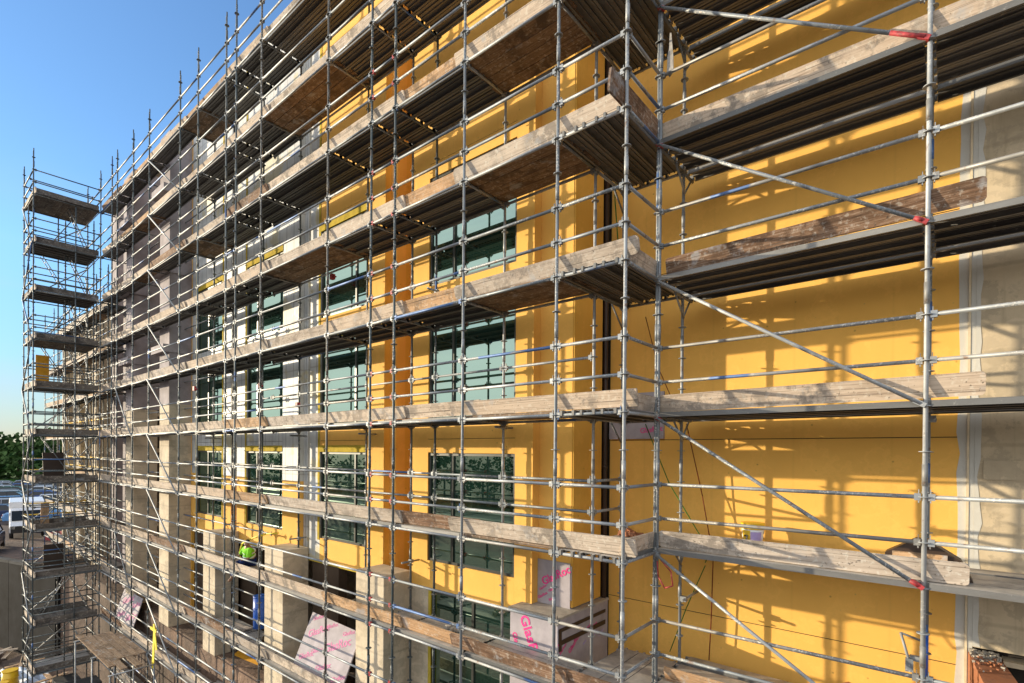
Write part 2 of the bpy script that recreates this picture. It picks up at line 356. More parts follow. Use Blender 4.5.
X_, Y_, Z_ = Vector((1, 0, 0)), Vector((0, 1, 0)), Vector((0, 0, 1))

# ------------------------------------------------------------------ ground
g = G(); g.box(-2500, 2500, -2500, 2500, -.5, 0); struct(g, 'ground', M['earth'])
UP = 4.9
edge = [(-2500, -260), (-55, 1.0), (-36.5, 6.2), (-33, 6.95), (60, 6.95)]
g = G(); g.prism(edge+[(60, 2500), (-2500, 2500)], (0, 0, 0), X_, Y_, Z_, UP); struct(g, 'raised_ground', M['earth'])
def sheet(name, pts, z, mat):
    g = G(); g.prism(pts, (0, 0, z-.02), X_, Y_, Z_, .024); return struct(g, name, mat)
sheet('car_park', [(-121, 8.0), (-60, 2.2), (-52, 4), (-50, 30), (-100, 50), (-123, 30)], UP+.004, M['asphalt'])
sheet('grass', [(-300, -10), (-119, 5), (-121, 40), (-120, 200), (-900, 500), (-900, 0)], UP+.010, M['grass'])

# ------------------------------------------------------------------ the building
YL, YR, FL = 7.55, 8.90, 2.95
BT = 24.3
bld = thing('apartment_building', (-14, 9, 4.9), 'long yellow rendered block under construction with green glazed windows behind the scaffold', 'building')
WT0 = 11.47; WB0 = 9.15
tops = [WT0+FL*k for k in range(-1, 5)]
def window(x0, x1, z0, z1, mull, y=YL, door=False):
    g = G(); f = .055; yy0, yy1 = y+.03, y+.11
    g.box(x0, x1, yy0, yy1, z1-f, z1); g.box(x0, x1, yy0, yy1, z0, z0+f)
    g.box(x0, x0+f, yy0, yy1, z0+f, z1-f); g.box(x1-f, x1, yy0, yy1, z0+f, z1-f)
    for mxx in mull: g.box(mxx-.03, mxx+.03, yy0+.004, yy1-.004, z0+f, z1-f)
    w = g.build('window' if not door else 'glazed_door', M['frame'], bld)
    xs = [x0+f]+[q for mxx in mull for q in (mxx-.03, mxx+.03)]+[x1-f]
    for k in range(0, len(xs), 2):
        p = G(); p.box(xs[k]+.001, xs[k+1]-.001, y+.062, y+.074, z0+f+.001, z1-f-.001); p.build('pane', M['glass'], w)
    return w
def wallseg(name, x0, x1, wx0, wx1, mL, mR, mTop, mull, zlo=8.57, sill=None, lintel=None, foam=0, lowyellow=None):
    t = .28
    def pier(a, b_, mt):
        if lowyellow:
            g = G(); g.box(a, b_, YL, YL+t, zlo, lowyellow); g.build('rendered_pier', M['yellow'], bld)
            g = G(); g.box(a, b_, YL, YL+t, lowyellow+.002, BT); g.build(name, mt, bld)
        else:
            g = G(); g.box(a, b_, YL, YL+t, zlo, BT); g.build(name, mt, bld)
    pier(x0, wx0, mL); pier(wx1, x1, mR)
    for k, zt in enumerate(tops):
        z1 = zt; z0 = zt-(WT0-WB0)
        if k == 0 or k > 3:
            continue
        window(wx0+.002, wx1-.002, z0+.002+(.0), z1-.002, mull)
    # spandrels
    for k in range(len(tops)):
        if k > 3: break
        zb = tops[k]; ztp = tops[k+1]-(WT0-WB0) if k < 3 else BT
        zb2 = max(zb, zlo) if k == 0 else zb
        seam = zb+.30 if k else zb2+.02
        mt = mTop if not (lowyellow and k == 0) else M['yellow']
        if lintel and k:
            g = G(); g.box(wx0+.002, wx1-.002, YL-.012, YL+.2, zb, zb+.17); g.build('insulation_strip', M['mustard'], bld)
            zb2 = zb+.172
        if k: 
            g = G(); g.box(wx0+.002, wx1-.002, YL, YL+t, zb2, zb+.29); g.build('spandrel', mt, bld)
            g = G(); g.box(wx0+.002, wx1-.002, YL+.006, YL+t, zb+.291, zb+.299); g.build('joint', M['dark'], bld)
            g = G(); g.box(wx0+.002, wx1-.002, YL, YL+t, zb+.30, ztp); g.build('spandrel', sill if sill and False else mt, bld)
        else:
            g = G(); g.box(wx0+.002, wx1-.002, YL, YL+t, zb2, ztp); g.build('spandrel', mt, bld)
def slot(xa, xb, mt, mt2, zlo=8.57):
    """stepped vertical recess between two wall panels"""
    g = G(); g.box(xa+.002, xa+.22, YL+.17, YL+.44, zlo, BT); g.build('recess_step', mt, bld)
    g = G(); g.box(xa+.222, xb-.002, YL+.85, YL+.97, zlo, BT); g.build('recess_back', mt2, bld)
    g = G(); g.box(xa+.2, xa+.219, YL+.441, YL+.849, zlo, BT); g.build('recess_return', M['yellow_bounce'] if mt is M['yellow'] else mt, bld)
wallseg('wall_panel', -9.19, -5.77, -8.62, -6.19, M['yellow'], M['yellow'], M['yellow'], [-7.90])
wallseg('wall_panel', -13.49, -10.17, -12.97, -10.84, M['board'], M['yellow'], M['yellow'], [-11.39], lintel=True, lowyellow=None)
wallseg('wall_panel', -18.11, -14.13, -17.40, -15.03, M['board'], M['board'], M['board'], [-16.75], lintel=True, lowyellow=10.62)
wallseg('wall_panel', -22.04, -18.57, -21.55, -19.30, M['board'], M['board'], M['board'], [-20.6], lintel=True, lowyellow=10.62)
slot(-10.17, -9.19, M['yellow'], M['yellow']); slot(-14.13, -13.49, M['board'], M['board']); slot(-18.57, -18.11, M['board'], M['board'])
# side skins coloured for bounced light where the returns face right
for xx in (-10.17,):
    g = G(); g.box(xx+.0005, xx+.0018, YL, YL+.168, 8.57, BT); g.build('return_bounce_skin', M['yellow_bounce'], bld)
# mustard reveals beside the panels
for xx in (-12.97, -17.40, -21.55, -19.30+.1):
    g = G(); g.box(xx-.10, xx-.003, YL-.012, YL-.001, 9.1, BT); g.build('insulation_strip', M['mustard'], bld)
# lower bare lip under the yellow panels, lit board ledge
g = G(); g.box(-22.04, -9.19, YL+.02, YL+.3, 8.47, 8.568); g.build('base_rail', M['mustard'], bld)
# pilaster and the return beside the right hand wall
g = G(); g.box(-5.77+.002, -5.06, YL+.20, 8.72, 8.77, BT); g.build('pilaster', M['yellow'], bld)
g = G(); g.box(-5.058, -5.03, YL+.21, 8.72, 8.77, BT); g.build('return_bounce_skin', M['yellow_bounce'], bld)
g = G(); g.box(-5.77+.002, -5.06, YL+.18, 8.70, 4.9, 8.768); g.build('pilaster', M['lav'], bld)
# right hand wall: big rendered panels with fine joints
zs = [4.9, 5.84, 8.79, 11.74, 14.69, 17.64, 20.59, BT]
for a, b_ in zip(zs[:-1], zs[1:]):
    g = G(); g.box(-4.95, .15, YR, YR+.2, a+.006, b_-.006); g.build('rendered_wall', M['yellow'], bld)
g = G(); g.box(-5.4, .24, YR+.012, YR+.19, 4.9, BT); 
g2 = G(); g2.box(-5.4, .3, YR+.2, YR+.5, 4.9, BT); g2.build('backing_wall', M['dark'], bld)
for z in zs[1:-1]:
    g = G(); g.box(-4.949, .149, YR+.008, YR+.1, z-.0055, z+.0055); g.build('joint', M['dark'], bld)
gb = G()                                                              # ragged grey base coat strip
z = 4.9
random.seed(3)
left = []
while z < 20.5: left.append((.15-.01-random.random()*.045, z)); z += .22+random.random()*.25
gb.prism([(.20, 4.9)]+[(.20, 20.6)]+[(x, zz) for x, zz in reversed(left)], (0, YR-.004, 0), X_, Z_, Y_, .0035, 0, .4)
gb.box(.1502, .20, YR-.001, YR+.19, 4.9, 20.6, 0, .4)
gb.build('base_coat_strip', M['grey_coat'], bld)
g = G(); g.box(.56, 9, YR-.14, YR+.1, 8.93, 8.99); g.build('ledge_stone', M['conc_wall'], bld)
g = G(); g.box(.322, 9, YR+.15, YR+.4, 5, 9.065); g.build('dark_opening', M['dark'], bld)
g = G(); g.box(.201, .225, YR-.035, YR+.1, 7.6, BT); g.build('corner_bead', M['cream'], bld)
g = G(); g.box(.227, .275, YR-.028, YR+.1, 7.6, BT); rg = []; z = 9.08
while z < 20.4: rg.append((.30+random.random()*.055, z)); z += .12+random.random()*.2
g.prism([(.2755, 9.08), rg[0]]+rg[1:]+[(.2755, rg[-1][1])], (0, YR-.0345, 0), X_, Z_, Y_, .004, 0, .5)
g.build('grey_margin', M['grey_coat'], bld)
g = G(); g.box(.2765, 9, YR-.03, YR+.4, 9.07, BT); g.build('concrete_wall', M['conc_wall'], bld)
for z in (11.2, 14.15, 17.1):
    g = G(); g.box(.36, 9, YR-.052, YR-.031, z, z+.24); g.build('slab_band', M['conc_wall'], bld)
# white insulation strip at the foot of the right hand wall storey
g = G(); g.box(-4.94, -3.86, YR-.05, YR-.001, 11.76, 12.6); s_ = g.build('insulation_board', M['lav'], bld)
lettering('GlasRoc', .13, (-4.3, YR-.052, 11.86), (1, 0, .1), (-.1, 0, 1), M['pink'], s_, .01)
g = G(); g.tube((-5.0, 8.80, 5), (-5.0, 8.80, 20), .045, 12)
for z in (7.3, 9.4, 11.2, 12.9, 14.6, 16.4): g.tube((-5.0, 8.80, z), (-5.0, 8.80, z+.06), .055, 12)
g.build('drain_pipe', M['pipe'], bld)
# ground storey behind the porch piers
window(-8.55, -6.17, 6.15, 8.52, [-7.3], YL+.02, True)
g = G(); g.box(-8.57, -6.15, YL+.0, YL+.3, 4.9, 6.13); g.build('lower_wall', M['conc'], bld)
g = G(); g.box(-9.19, -8.58, YL+.02, YL+.3, 4.9, 8.565); g.build('lower_wall', M['conc'], bld)
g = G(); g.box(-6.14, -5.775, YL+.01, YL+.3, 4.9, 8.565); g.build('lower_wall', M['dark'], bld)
g = G(); g.box(-8.572, -8.49, YL-.005, YL+.02, 4.9, 8.56); g.build('insulation_strip', M['mustard'], bld)
for (a, b_, op) in ((-13.49, -10.2, (-12.2, -10.3)), (-18.1, -14.6, (-16.9, -15.2)), (-22.04, -18.95, (-21.2, -19.4))):
    for (p, q) in ((a, op[0]), (op[1], b_)):
        if q-p > .05: g = G(); g.box(p, q, YL+.1, YL+.35, 4.9, 8.46); g.build('lower_wall', M['brownwall'], bld)
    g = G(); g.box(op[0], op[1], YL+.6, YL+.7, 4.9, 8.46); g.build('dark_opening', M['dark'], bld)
# porch piers
def pier(x0, x1, z0, z1, mt, mtop=None, zsp=None, y1=YL):
    g = G(); g.box(x0, x1, 6.82, y1-.004, z0, zsp or z1); g.build('concrete_pier', mt, bld, bevel=.012)
    if zsp:
        g = G(); g.box(x0-.0, x1+.0, 6.815, y1+.2, zsp+.003, z1); g.build('wrapped_pier', mtop, bld)
pier(-10.18, -9.16, 4.9, 8.85, M['conc']); pier(-14.56, -13.52, 4.9, 8.83, M['conc']); pier(-18.90, -17.93, 4.9, 8.83, M['conc'])
for (a, b_) in ((-23.19, -22.15), (-27.47, -26.42)):
    pier(a, b_, 4.9, 23.3, M['conc'], M['lavdark'], 13.2, YL+.15)
    for z in (15.1, 18.05, 21.0):
        g = G(); g.box(a-.25, b_+.05, 6.60, 7.4, z, z+.28); g.build('wrapped_corbel', M['lavdark'], bld)
for (a, b_) in ((-30.3, -29.35), (-32.3, -31.3), (-36, -35), (-39.6, -38.7), (-43.4, -42.4)):
    g = G(); g.box(a, b_, 7.4, 8.2, 4.9, 19.0 if a < -33 else BT); g.build('concrete_pier', M['lavdark'] if a > -33 else M['conc'], bld)
# open storeys on the far left
g = G(); g.box(-29, -22.05, 9.7, 9.9, 4.9, BT); g.build('inner_wall', M['brownwall'], bld)
g = G(); g.box(-43.4, -29, 9.7, 9.9, 4.9, 18.6); g.build('inner_wall', M['brownwall'], bld)
g = G(); g.box(-22.25, -22.046, YL+.01, 9.7, 4.9, BT); g.build('inner_wall', M['yellow_bounce'], bld)
for k in range(6):
    z = 8.60+FL*k
    g = G(); g.box(-29, -22.26, 8.6, 9.69, z-.2, z); g.build('floor_slab', M['conc'], bld)
    if z < 18:
        g = G(); g.box(-43.3, -29.01, 7.8, 9.69, z-.2, z); g.build('floor_slab', M['conc'], bld)
        for q in range(5):
            xx = -42+q*2.9
            g = G(); g.box(xx, xx+.9+.5*(q % 2), 8.35, 8.42, z, z+1.9+.4*((q+k) % 3)); g.build('plywood_panel', M['wood_raw'] if (q+k) % 2 else M['mustard'], bld)
# mass of the block
g = G(); g.box(-29, 9, 10.4, 24, 4.9, BT); g.build('rear_block', M['conc'], bld)
g = G(); g.box(-43.4, -29.002, 10.0, 24, 4.9, 18.6); g.build('rear_block', M['conc'], bld)
g = G(); g.box(-29, 9, 7.6, 24, BT+.002, BT+.2); g.build('roof_slab', M['conc'], bld)
g = G(); g.box(-5.4, -4.952, YR+.01, 10.3, 4.9, BT); g.build('backing_wall', M['dark'], bld)
# insulated box at the foot of the corner
bx0, bx1, by0, bz1 = -5.96, -4.93, 7.17, 8.73
g = G(); g.box(bx0, bx1, by0, YR-.06, 5.0, bz1-.02); box = g.build('insulated_box', M['lav'], bld, bevel=.01)
g = G(); g.box(bx0-.03, bx1+.02, by0-.03, YR-.06, bz1-.018, bz1+.02); g.build('box_lid', M['mortar'], bld)
g = G()
g.box(bx1+.002, bx1+.016, by0+.02, by0+1.55, 8.28, 8.36); g.box(bx1+.002, bx1+.016, by0+.02, by0+1.55, 8.50, 8.56)
g.box(bx1+.003, bx1+.015, by0+.02, by0+.10, 8.18, 8.54)
g.build('timber_batten', M['pipe'], bld)
def prints(o, u, v, w, h, n, parent, seed, big=None):
    rnd = random.Random(seed); u = Vector(u); v = Vector(v)
    if big:
        for (a, b_, sz, an) in big:
            c, s = math.cos(an), math.sin(an)
            lettering('GlasRoc', sz, Vector(o)+u*a+v*b_, u*c+v*s, v*c-u*s, M['pink'], parent, .02)
    cells = [(i, j) for i in range(max(1, int(w/.26))) for j in range(max(1, int(h/.17)))]; rnd.shuffle(cells)
    for (i, j) in cells:
        a, b_ = i*.26+rnd.uniform(.0, .06), j*.17+rnd.uniform(.02, .05)
        if big and any(abs(a+.1-(q[0]+1.6*q[2]*math.cos(q[3]))) < 1.35*q[2]*abs(math.cos(q[3]))+.14 and abs(b_-(q[1]+1.6*q[2]*math.sin(q[3]))) < 1.7*q[2]*abs(math.sin(q[3]))+.05 for q in big[:1]): continue
        if n <= 0: break
        n -= 1
        an = rnd.choice([.5, .55, .45, .6]); c, s = math.cos(an), math.sin(an); sz = rnd.uniform(.055, .075)
        lettering(rnd.choice(['GlasRoc', 'GlasRoc', 'Roc']), sz, Vector(o)+u*a+v*b_, u*c+v*s, v*c-u*s, M['pink'] if rnd.random() < .7 else M['violet'], parent, .015)
prints((bx0, by0, 7.5), (1, 0, 0), (0, 0, 1), 1.03, 1.2, 26, box, 4, [(.22, 1.12, .27, -1.15), (.05, .8, .14, -1.2), (.75, .6, .12, -1.0)])
prints((bx1+.001, by0, 8.06), (0, 1, 0), (0, 0, 1), 1.6, .45, 22, box, 6, [(.35, .0, .12, .6)])
pil = [o for o in bld.children if o.name.startswith('pilaster')][-1]
g = G(); g.box(-5.768, -5.06, YL+.172, YL+.179, 8.76, 9.55); pbd = g.build('insulation_board', M['lav'], bld)
g = G(); g.box(-5.055, -5.04, YL+.18, 8.6, 8.9, 9.5); g.build('insulation_board', M['lav'], bld)
prints((-5.77, YL+.171, 8.78), (1, 0, 0), (0, 0, 1), .6, .7, 12, pbd, 8, [(.14, .30, .2, .5)])

# ------------------------------------------------------------------ scaffolds
L0 = 11.541+.5
LV = [L0+2*k for k in range(-5, 6)]           # deck ledger heights, 2.04 .. 22.04
TR = .0242
YO, YI, YB = 6.27, 7.33, 8.30
class Scaf:
    def __init__(s, name, loc, label): s.root = thing(name, loc, label, 'scaffold'); s.k = {}
    def add(s, kind, g, mats): s.k.setdefault(kind, []).append((score(g), g, mats))
    def finish(s):
        for kind, lst in s.k.items():
            lst.sort(key=lambda q: -q[0])
            lst = [q for q in lst if q[0] > 0] if kind in ('coupler',) else lst
            for sc_, g, mats in lst[:100]: g.build(kind, mats, s.root)
            rest = lst[100:]
            if rest:
                bym = {}; tot = G(); mlist = []
                for sc_, g, mats in rest:
                    ms = mats if isinstance(mats, (list, tuple)) else [mats]
                    idx = []
                    for mm in ms:
                        if mm not in mlist: mlist.append(mm)
                        idx.append(mlist.index(mm))
                    g.m = [idx[a] for a in g.m]; tot.merge(g)
                tot.build(kind, mlist, s.root, kind='stuff')
def standard(S, x, y, z0, z1, n=12):
    g = G(); tn = random.random(); lx, ly = random.uniform(-.012, .012), random.uniform(-.010, .010); g.tube((x-lx, y-ly, z0), (x+lx, y+ly, z1), TR, n, 0, tn)
    z = LV[0]-2.5
    while z < z1:
        if z > z0:
            g.tube((x, y, z-.005), (x, y, z+.005), .061, n, 0, tn)
            if abs((z-LV[0]) % 2 - 1.0) < .01: g.tube((x, y, z+.12), (x, y, z+.36), TR+.0045, n, 0, min(1, tn+.15))
        z += .5
    g.tube((x, y, z1-.0), (x, y, z1+.13), TR-.006, n, 0, .2)
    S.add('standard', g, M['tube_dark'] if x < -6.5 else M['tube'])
def hrail(S, kind, p0, p1, mats=None, n=10, tone=None, r=None):
    p0, p1 = Vector(p0), Vector(p1); d = (p1-p0).normalized(); tn = random.random() if tone is None else tone
    g = G(); a, b_ = p0+d*.055, p1-d*.055
    g.tube(a, b_, r or TR*.98, n, 0, tn)
    side = d.cross(Z_)
    for (q, sgn) in ((p0, 1), (p1, -1)):
        c = q+d*sgn*.062; g.obox(c, (.06, .048, .075), (d, side, Z_), 1 if mats else 0, tn)
        w = q+d*sgn*.052; g.obox(w+Z_*.01, (.012, .03, .15), (d, side, Z_), 0, min(1, tn+.2), .6)
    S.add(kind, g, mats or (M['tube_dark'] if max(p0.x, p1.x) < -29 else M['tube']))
def brace(S, p0, p1, ends=None, rl=.16):
    p0, p1 = Vector(p0), Vector(p1); d = (p1-p0).normalized(); g = G(); tn = random.random()
    q = Vector((0, -.055, 0)); g.tube(p0+q+d*.05, p1+q-d*.05, TR*.95, 10, 0, tn)
    e = 1 if ends else 0
    g.obox(p0+q*.6+d*.05, (.10, .07, .05), (d, Y_, d.cross(Y_)), e, tn); g.obox(p1+q*.6-d*.06, (.12, .07, .05), (d, Y_, d.cross(Y_)), e, tn)
    if ends: g.tube(p1+q-d*rl, p1+q-d*.05, TR*.99, 10, 1, tn)
    S.add('diagonal_brace', g, [M['tube'], ends] if ends else M['tube'])
def steel_planks(g, a, b_, c0, c1, z, along='X', tone=None):
    """pressed steel planks from a to b along one axis, filling c0..c1 across"""
    n = max(1, round((c1-c0)/.325)); w = (c1-c0)/n
    for k in range(n):
        tn = random.random(); y0 = c0+k*w+.006; y1 = c0+(k+1)*w-.006
        def bx(p, q, z0, z1, aa=a+.03, bb=b_-.03):
            if along == 'X': g.box(aa, bb, p, q, z0, z1, 0, tn)
            else: g.box(p, q, aa, bb, z0, z1, 0, tn)
        bx(y0, y1, z+.052, z+.06); bx(y0, y0+.006, z-.01, z+.0515); bx(y1-.006, y1, z-.01, z+.0515)
        bx(y0+.0065, y0+.035, z-.01, z-.004); bx(y1-.035, y1-.0065, z-.01, z-.004)
        m_ = (y0+y1)/2; bx(m_-.045, m_-.035, z+.03, z+.0515); bx(m_+.035, m_+.045, z+.03, z+.0515)
        for e in (a, b_):
            for hh in (y0+.06, y1-.06):
                if along == 'X': g.box(e-.03, e+.03, hh-.02, hh+.02, z-.012, z+.066, 0, tn)
                else: g.box(hh-.018, hh+.018, e-.034, e+.03, z-.012, z+.058, 0, tn)
def timber_planks(g, a, b_, c0, c1, z):
    n = max(1, round((c1-c0)/.235)); w = (c1-c0)/n
    for k in range(n):
        g.box(a-.12+random.random()*.05, b_+.12-random.random()*.05, c0+k*w+.006, c0+(k+1)*w-.006, z+.028+random.random()*.002, z+.066+random.random()*.004)
def deck(S, x0, x1, y0, y1, z, timber=False):
    g = G()
    (timber_planks if timber else steel_planks)(g, x0, x1, y0, y1, z)
    S.add('deck_platform', g, M['wood_under'] if timber else M['plank'])
def toe(S, x0, x1, y, z, mat, layer=0, h=.225, lean=.07, clip=.03, tilt=0, ax='X', base=.068):
    """a timber edge board standing on the deck, leaning out against the standards"""
    g = G(); th = .036; L = x1-x0
    pts = [(0, clip), (clip*.4, clip*.3), (clip, 0), (L-clip, 0), (L-clip*.3, clip*.4), (L, clip), (L, h-clip), (L-clip*.4, h-clip*.3), (L-clip, h), (clip, h), (clip*.3, h-clip*.4), (0, h-clip)]
    off = .030+layer*.040
    if ax == 'X':
        up = Vector((0, -lean, h)).normalized(); ex = Vector((1, 0, tilt)); nn = Vector((0, h, lean)).normalized()
        g.prism(pts, (x0, y+off+lean, z+base), ex, up, nn, th)
    else:
        sg = -1 if ax == 'Y+' else 1
        up = Vector((-lean*.4*sg, 0, h)).normalized(); nn = Vector((h*sg, 0, lean*.4)).normalized()
        g.prism(pts, (y+(off+lean*.4)*sg, x0, z+base), Y_, up, nn, th)
    # two nails / splice clip
    S.add('toe_board', g, mat)

main = Scaf('facade_scaffold', (-16, 6.8, 0), 'tall multi lift tube scaffold with timber edge boards running along the windowed facade')
XS = [-29.17, -27.35, -26.58, -24.44, -22.5, -19.45, -17.9, -15.83, -15.19, -13.67, -10.5, -8.91, -8.15, -6.29, -4.38, -3.28]
TOPZ = L0+2*5+1.75
random.seed(11)
for i, x in enumerate(XS):
    standard(main, x, YO, 0, TOPZ)
    if i not in (2, 8): standard(main, x if x != -10.5 else -10.55, YI, 4.9 if x < 0 else 0, TOPZ-1.2, 10)
    if x == -4.38: standard(main, x, YB, 4.9, TOPZ-1.2, 10)
spans = list(zip(XS[:-1], XS[1:]))
timber_bays = {13: 'all', 9: (7, 9), 5: (8, 10), 11: (), 3: (8, 9), 7: ()}
for li, z in enumerate(LV):
    for i, (a, b_) in enumerate(spans):
        last = i == len(spans)-1
        short = abs(b_-a) < .85
        rm = [M['tube'], M['red']] if (i == 11 and li < 9) else None
        for dz in (.5, 1.0): hrail(main, 'guard_rail', (a, YO, z+dz), (b_, YO, z+dz), rm)
        hrail(main, 'ledger', (a, YO, z), (b_, YO, z), rm if li % 2 else None)
        if not last and i not in (1, 7): hrail(main, 'ledger', (a, YI, z), (b_, YI, z))
        if not last and (li not in (4, 5)) and ((i < 8 and 1 < li < 9) or (i < 12 and li == 6)):
            for dz in (.5, 1.0): hrail(main, 'guard_rail', (a, YI, z+dz), (b_, YI, z+dz), n=8)
        if li in (4, 5) and not last:
            for dz in ((.5, 1.0) if li == 4 else (1.0,)): hrail(main, 'guard_rail', (a, YI, z+dz), (b_, YI, z+dz))
        if li in (2,) and i == 12: hrail(main, 'guard_rail', (a, YI, z+1.75-.25), (b_, YI, z+1.5))
        tb = timber_bays.get(i, ())
        isT = (tb == 'all' and li >= 4) or (tb != 'all' and li in tb)
        if last: continue
        # planks; the concrete piers of the porch stand in the way of the inner planks
        y1 = YI-.03
        if li <= 3:
            segs = [(a, b_)]
            hit = [p for p in ((-10.2, -9.1), (-14.6, -13.5), (-18.95, -17.9), (-23.2, -22.1), (-27.5, -26.4)) if p[0] < b_ and p[1] > a]
            if hit: y1 = 6.78
        elif i <= 5 and any(p[0] < b_ and p[1] > a for p in ((-23.2, -22.1), (-27.5, -26.4))): y1 = 6.78
        deck(main, a, b_, YO+.05, y1, z, isT)
    for x in XS[:-1]:
        if x in (-26.58, -15.19): continue
        hrail(main, 'transom', (x, YO, z), (x if x != -10.5 else -10.55, YI, z))
    # corner bay, planks run towards the wall
    g = G(); steel_planks(g, YO, YB, -4.38+.05, -3.28-.05, z, 'Y'); main.add('deck_platform', g, M['plank'])
    hrail(main, 'ledger', (-3.28, YO, z), (-3.28, YI, z)); hrail(main, 'ledger', (-4.38, YI, z), (-4.38, YB, z)); hrail(main, 'ledger', (-4.38, YB, z), (-3.28, YB, z))
    for dz in (.5, 1.0): hrail(main, 'guard_rail', (-3.28, YO, z+dz), (-3.28, YI, z+dz))
    if li == 4:
        for dz in (.5, 1.0): hrail(main, 'guard_rail', (-4.38, YI, z+dz), (-4.38, YB, z+dz))
    # toe boards
    cuts = [(-29.1, -26.4), (-26.7, -22.3), (-22.7, -19.2), (-19.6, -15.6), (-16.0, -13.5), (-13.9, -10.3), (-10.7, -8.0), (-8.5, -6.0), (-6.6, -4.2), (-4.5, -3.13)]
    for k, (a, b_) in enumerate(cuts):
        r = random.random()
        mt = M['wood'] if r < .8 else (M['wood_raw'] if r < .92 else M['wood_dark'])
        if k >= 8 and li > 3: mt = M['wood']
        if li == 3 and k == 8: mt = M['wood_dark']
        if li == 3 and k == 7: mt = M['wood_raw']
        if k == 9 and li > 3: continue
        if k == 8 and li > 3: b_ = -3.13 if li in (5, 6, 4) else -3.33
        toe(main, a+random.uniform(-.15, .1), b_+random.uniform(0, .12)*(k < 8), YO, z, mt, k % 2, base=.078, clip=random.choice([.012, .03, .05]), h=random.choice([.235, .24, .25]), tilt=random.uniform(-.004, .004))
    if li == 7: toe(main, YO-.36, YI+.05, -3.28, z, M['wood_dark'], 0, ax='Y+', h=.30, base=.07)
    elif li > 3:
        toe(main, YO+.06, YI+.05, -3.28, z, M['wood'], 0, ax='Y+')
    # braces
    if li:
        brace(main, (-22.5, YO, z-.0), (-19.45, YO, z-2)); 
        if li < 9: brace(main, (-26.58+.0, YO, z), (-24.44, YO, z-2)) if li % 3 == 0 else None
# wall ties
for (x, z, L) in ((-8.91, 9.13, .42), (-13.67, 9.10, .42), (-17.9, 9.1, .42), (-6.29, 11.95, .3), (-10.5, 11.9, .3), (-13.67, 11.9, .3), (-19.45, 11.9, .3), (-8.15, 14.8, .3), (-15.83, 14.8, .3)):
    g = G(); g.tube((x+.05, YI-.28, z), (x+.05, YI+.20, z), .021, 10); g.obox((x+.02, YI, z), (.09, .07, .07)); main.add('wall_tie', g, M['tube'])
# red couplers left on the rails
for (x, y, z) in ((-15.9, YI, 13.45), (-13.7, YI, 12.75), (-12.0, YI, 15.9), (-18.0, YO, 13.4)):
    g = G(); g.obox((x, y-.03, z), (.12, .09, .13)); g.tube((x-.02, y-.03, z), (x+.16, y-.03, z-.03), .02, 8); main.add('coupler', g, M['red'])
# small brackets under the corner deck
for z in LV[3:9]:
    for x in (-4.38, -3.28):
        g = G(); g.tube((x, YB-.03, z-.36), (x-.0, YB-.40, z-.03), .016, 8); main.add('bracket', g, M['tube'])
main.finish()

rs = Scaf('bay_scaffold', (0, 7.8, 0), 'near scaffold bay of steel planks and long diagonal braces before the blank yellow wall')
random.seed(21)
RX = [-3.315, -.18, 2.90]
for x in RX:
    standard(rs, x, YI, 4.9, TOPZ); standard(rs, x, YB, 4.9, TOPZ-1.2)
for li, z in enumerate(LV):
    if z < 6: continue
    for a, b_ in zip(RX[:-1], RX[1:]):
        for dz in (.5, 1.0): hrail(rs, 'guard_rail', (a, YI, z+dz), (b_, YI, z+dz))
        hrail(rs, 'ledger', (a, YI, z), (b_, YI, z)) if False else None
        g = G(); steel_planks(g, a+.02, b_-.02, YI-.045, YB-.05, z); steel_planks(g, a+.02, b_-.02, YB+.05, YB+.37, z); rs.add('deck_platform', g, M['plank'])
    for x in RX:
        hrail(rs, 'transom', (x, YI, z), (x, YB, z))
        g = G(); g.tube((x, YB+.02, z), (x, YB+.38, z), TR, 10); g.tube((x, YB+.02, z-.34), (x, YB+.30, z-.02), .016, 8); rs.add('bracket', g, M['tube'])
    if li: brace(rs, (-3.315, YI, z), (-.18, YI, z-2), M['red'] if li in (5, 7, 8) else None, .42 if li == 8 else .14)
    spec = {3: None, 4: (-3.27, .20, 'wood', 0), 5: (-3.36, .31, 'wood', 0), 6: (-3.2, .30, 'wood_dark', .02), 7: (-3.3, 1.6, 'wood', 0)}.get(li, (-3.3, .4, 'wood', 0))
    if spec: toe(rs, spec[0], spec[1], YI-.065, z, M[spec[2]], 1, tilt=spec[3] if li != 5 else .008, clip=.035, h=.25)
    if li >= 7: toe(rs, 1.3, 3.2, YI, z, M['wood'], 1)
toe(rs, -3.2, -.9, YI-.05, LV[3], M['wood_raw'], 2, h=.24, lean=.1)
for (x, z) in ((-3.28, 9.15), (-.18, 11.95)):
    g = G(); g.tube((x+.06, YB-.15, z), (x+.06, YR-.02, z+.02), .021, 10); g.obox((x+.03, YB, z), (.1, .08, .08)); rs.add('wall_tie', g, M['tube'])
rs.finish()

